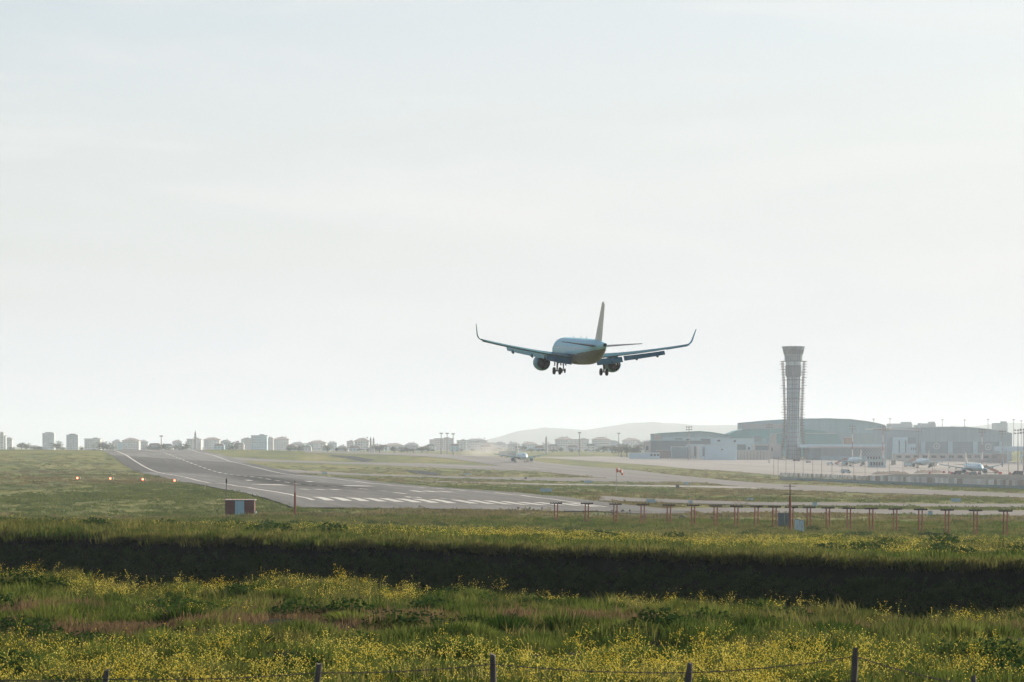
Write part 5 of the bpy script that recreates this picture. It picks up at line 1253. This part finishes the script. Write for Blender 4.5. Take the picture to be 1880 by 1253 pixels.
# yellow flowering weeds
X, Y = spread(9000, 50, 118); en = edge_near(X)
f = fbm(X, Y, .18, .30, 41)
p = (1 - sstep(62, 69, Y + 5 * f)) * np.clip(.75 + .9 * f, .25, 1) * np.where(X > 6, .45 + .25 * f, 1)
rim = sstep(en - 10, en - 4, Y) * (1 - sstep(en + .2, en + 1.2, Y)) * np.clip(np.interp(X, [-30, -14, -3, 2, 5, 9, 12, 14.5, 17, 30], [.55, .6, .6, .38, .2, .12, .1, .55, .8, .6]) + 1.0 * f, .0, 1)
tuf = .10 * (fbm(X, Y, .3, .4, 47) > .34)
X, Y = keep(X, Y, np.where(Y < en + 1, np.maximum(np.maximum(p * .75, rim * .5), tuf), 0))
scatter('flowering_weeds', must, X, Y, rng.uniform(.75, 1.2, len(X)), 'yellow flowering weeds standing thickly in the near meadow')
X, Y = spread(2600, 52, 112); en = edge_near(X)
f = fbm(X, Y, .30, .75, 51)
X, Y = keep(X, Y, np.where((Y < en - .3) & (f > .30 - .22 * np.exp(-((X - 8) / 2.5) ** 2 - ((Y - 64) / 4) ** 2)), .75, 0))
scatter('leafy_weeds', clump, X, Y, rng.uniform(.6, 1.35, len(X)), 'low dark leafy weeds in clumps across the near meadow', rng.uniform(.6, 1.0, len(X)))

# --- bank and far meadow
g_far = variants(5, [M_G2], lambda mb, r: blades(mb, 90, 1.3, .15, .48, .045, r, .5))
g_far2 = variants(4, [M_G1], lambda mb, r: blades(mb, 90, 1.3, .12, .40, .045, r, .5))
m_far = variants(5, [M_STEM, M_FLOW], lambda mb, r: mustard(mb, 9, 1.2, .25, .6, .022, .025, 6, r))
c_far = variants(4, [M_LEAF], lambda mb, r: leafclump(mb, 200, 1.1, .75, .12, r))
c_bank = variants(3, [M_LEAF], lambda mb, r: (blades(mb, 60, .9, .15, .5, .03, r, .7), leafclump(mb, 60, .9, .25, .08, r)))
X, Y = spread(60000, 118, 480); ef = edge_far(X)
X, Y = keep(X, Y, (Y > ef - .1) * np.where(Y < 230, 1.0, .75)); 
k = ~paved(X, Y); X, Y = X[k], Y[k]
q = fbm(X, Y, .10, .05, 61) > .02
sw = np.clip(1 + .5 * fbm(X, Y, .12, .07, 63), .45, 1.7) * rng.uniform(.8, 1.25, len(X)) * np.interp(Y, [130, 400], [.75, 1.1])
scatter('meadow_grass', g_far, X[q], Y[q], sw[q], 'olive grass of the meadow beyond the ditch', np.interp(Y[q], [300, 430], [1, .6]))
scatter('green_grass', g_far2, X[~q], Y[~q], sw[~q], 'greener grass of the meadow beyond the ditch', np.interp(Y[~q], [300, 430], [1, .6]))
X, Y = spread(9000, 125, 420); ef = edge_far(X); px = X / Y * F + CX
f = fbm(X, Y, .07, .045, 71)
yel = np.interp(px, [-200, 0, 400, 620, 760, 1500, 1750, 2100], [.15, .2, .3, .5, .9, .9, .45, .3]) * sstep(ef + 12, ef + 45, Y) * (1 - sstep(340, 395, Y))
X, Y = keep(X, Y, np.where(Y > ef + 1, np.clip(yel * (1 + 1.5 * f), 0, 1) * .8, 0))
scatter('meadow_flowers', m_far, X, Y, rng.uniform(.75, 1.2, len(X)), 'yellow flowers spread over the meadow beyond the ditch')
X, Y = spread(3600, 130, 430); ef = edge_far(X)
f = fbm(X, Y, .09, .07, 81)
X, Y = keep(X, Y, np.where((Y > ef + 4) & (f > .30), .55, 0)); 
scatter('meadow_weeds', c_far, X, Y, rng.uniform(.5, 1.3, len(X)), 'dark leafy weeds in clumps on the meadow beyond the ditch')
tuss2 = variants(4, [M_G1], lambda mb, r: dome(mb, 260, .8, .5, .045, r))
X, Y = spread(5200, 128, 440); ef = edge_far(X)
X, Y = keep(X, Y, np.where(Y > ef + .3, np.clip(.35 + 1.4 * fbm(X, Y, .12, .09, 29), 0, 1), 0))
scatter('meadow_tussock_grass', tuss2, X, Y, rng.uniform(.5, 1.6, len(X)), 'dense tussocks of grass dotted over the meadow beyond the ditch', rng.uniform(.5, 1.0, len(X)))
X = rng.uniform(-42, 38, 3400); Y = edge_far(X) + rng.uniform(.05, .9, len(X))
scatter('rim_grass', variants(4, [M_G2], lambda mb, r: blades(mb, 60, .4, .05, .22, .03, r, .9)), X, Y, rng.uniform(.5, 1.5, len(X)), 'ragged grass hanging over the far rim of the ditch', tilt=.3)
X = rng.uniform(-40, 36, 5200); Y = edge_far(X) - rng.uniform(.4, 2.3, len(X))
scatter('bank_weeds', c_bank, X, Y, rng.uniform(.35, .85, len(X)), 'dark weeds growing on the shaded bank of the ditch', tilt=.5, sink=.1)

# --- airfield grass
t_field = variants(4, [M_FLD1], lambda mb, r: blades(mb, 60, 1.8, .10, .32, .14, r, .6))
t_green = variants(4, [M_FLD2], lambda mb, r: blades(mb, 60, 1.8, .08, .28, .14, r, .6))
X, Y = spread(90000, 455, 1750, .18, 0)
f = fbm(X, Y, .035, .012, 91)
X, Y = keep(X, Y, np.clip(.55 + .9 * f, .08, 1) * np.interp(Y, [455, 700, 1100, 1750], [1, .7, .3, .04])); k = ~paved(X, Y); X, Y = X[k], Y[k]
q = fbm(X, Y, .02, .008, 95) > -.03
s = rng.uniform(.6, 1.3, len(X))
scatter('airfield_grass', t_field, X[q], Y[q], s[q], 'rough olive grass between runway and taxiways')
scatter('airfield_green_grass', t_green, X[~q], Y[~q], s[~q], 'greener rough grass between runway and taxiways')
# ------------------------------------------------------------------ air
hb = MB(); hb.box((0, 7900, 65), (13200, 16600, 152))
m, N, L, b = mat_new('haze_air'); N.remove(b)
pv = N.new('ShaderNodeVolumePrincipled'); pv.inputs['Color'].default_value = (0.80, 0.885, 1.0, 1)
pv.inputs['Density'].default_value = 0.000095; pv.inputs['Anisotropy'].default_value = 0.2
L.new(pv.outputs[0], N['Material Output'].inputs['Volume'])
haze = tag(hb.build('haze', m), 'pale blue haze in the air over the airfield', 'haze', kind='stuff')

# thin dust and exhaust blown up behind the taxiing airliner
dp = at(893, 829, 2380); db = MB(); n = 16
db.loft([[Vector((math.sin(math.pi * i / 10) * math.cos(6.283 * k / n), math.sin(math.pi * i / 10) * math.sin(6.283 * k / n), math.cos(math.pi * i / 10))) for k in range(n)] for i in range(1, 10)])
m, N, L, b = mat_new('dust_air'); N.remove(b)
tcn = N.new('ShaderNodeTexCoord'); gr = N.new('ShaderNodeTexGradient'); gr.gradient_type = 'SPHERICAL'; nn = N.new('ShaderNodeTexNoise'); nn.inputs['Scale'].default_value = 1.6; nn.inputs['Detail'].default_value = 4
L.new(tcn.outputs['Object'], gr.inputs['Vector']); L.new(tcn.outputs['Object'], nn.inputs['Vector'])
mr = N.new('ShaderNodeMapRange'); mr.inputs['From Min'].default_value = .35; mr.inputs['From Max'].default_value = .7; L.new(nn.outputs['Fac'], mr.inputs['Value'])
mu = N.new('ShaderNodeMath'); mu.operation = 'MULTIPLY'; L.new(gr.outputs['Fac'], mu.inputs[0]); L.new(mr.outputs['Result'], mu.inputs[1])
m2 = N.new('ShaderNodeMath'); m2.operation = 'MULTIPLY'; L.new(mu.outputs[0], m2.inputs[0]); m2.inputs[1].default_value = .05
pv = N.new('ShaderNodeVolumePrincipled'); pv.inputs['Color'].default_value = (.97, .93, .87, 1); L.new(m2.outputs[0], pv.inputs['Density'])
L.new(pv.outputs[0], N['Material Output'].inputs['Volume'])
dust = tag(db.build('dust', m, smooth=True), 'thin pale dust drifting before the skyline houses beside the taxiing airliner', 'dust', kind='stuff')
dust.location = dp; dust.scale = (22, 26, 9)
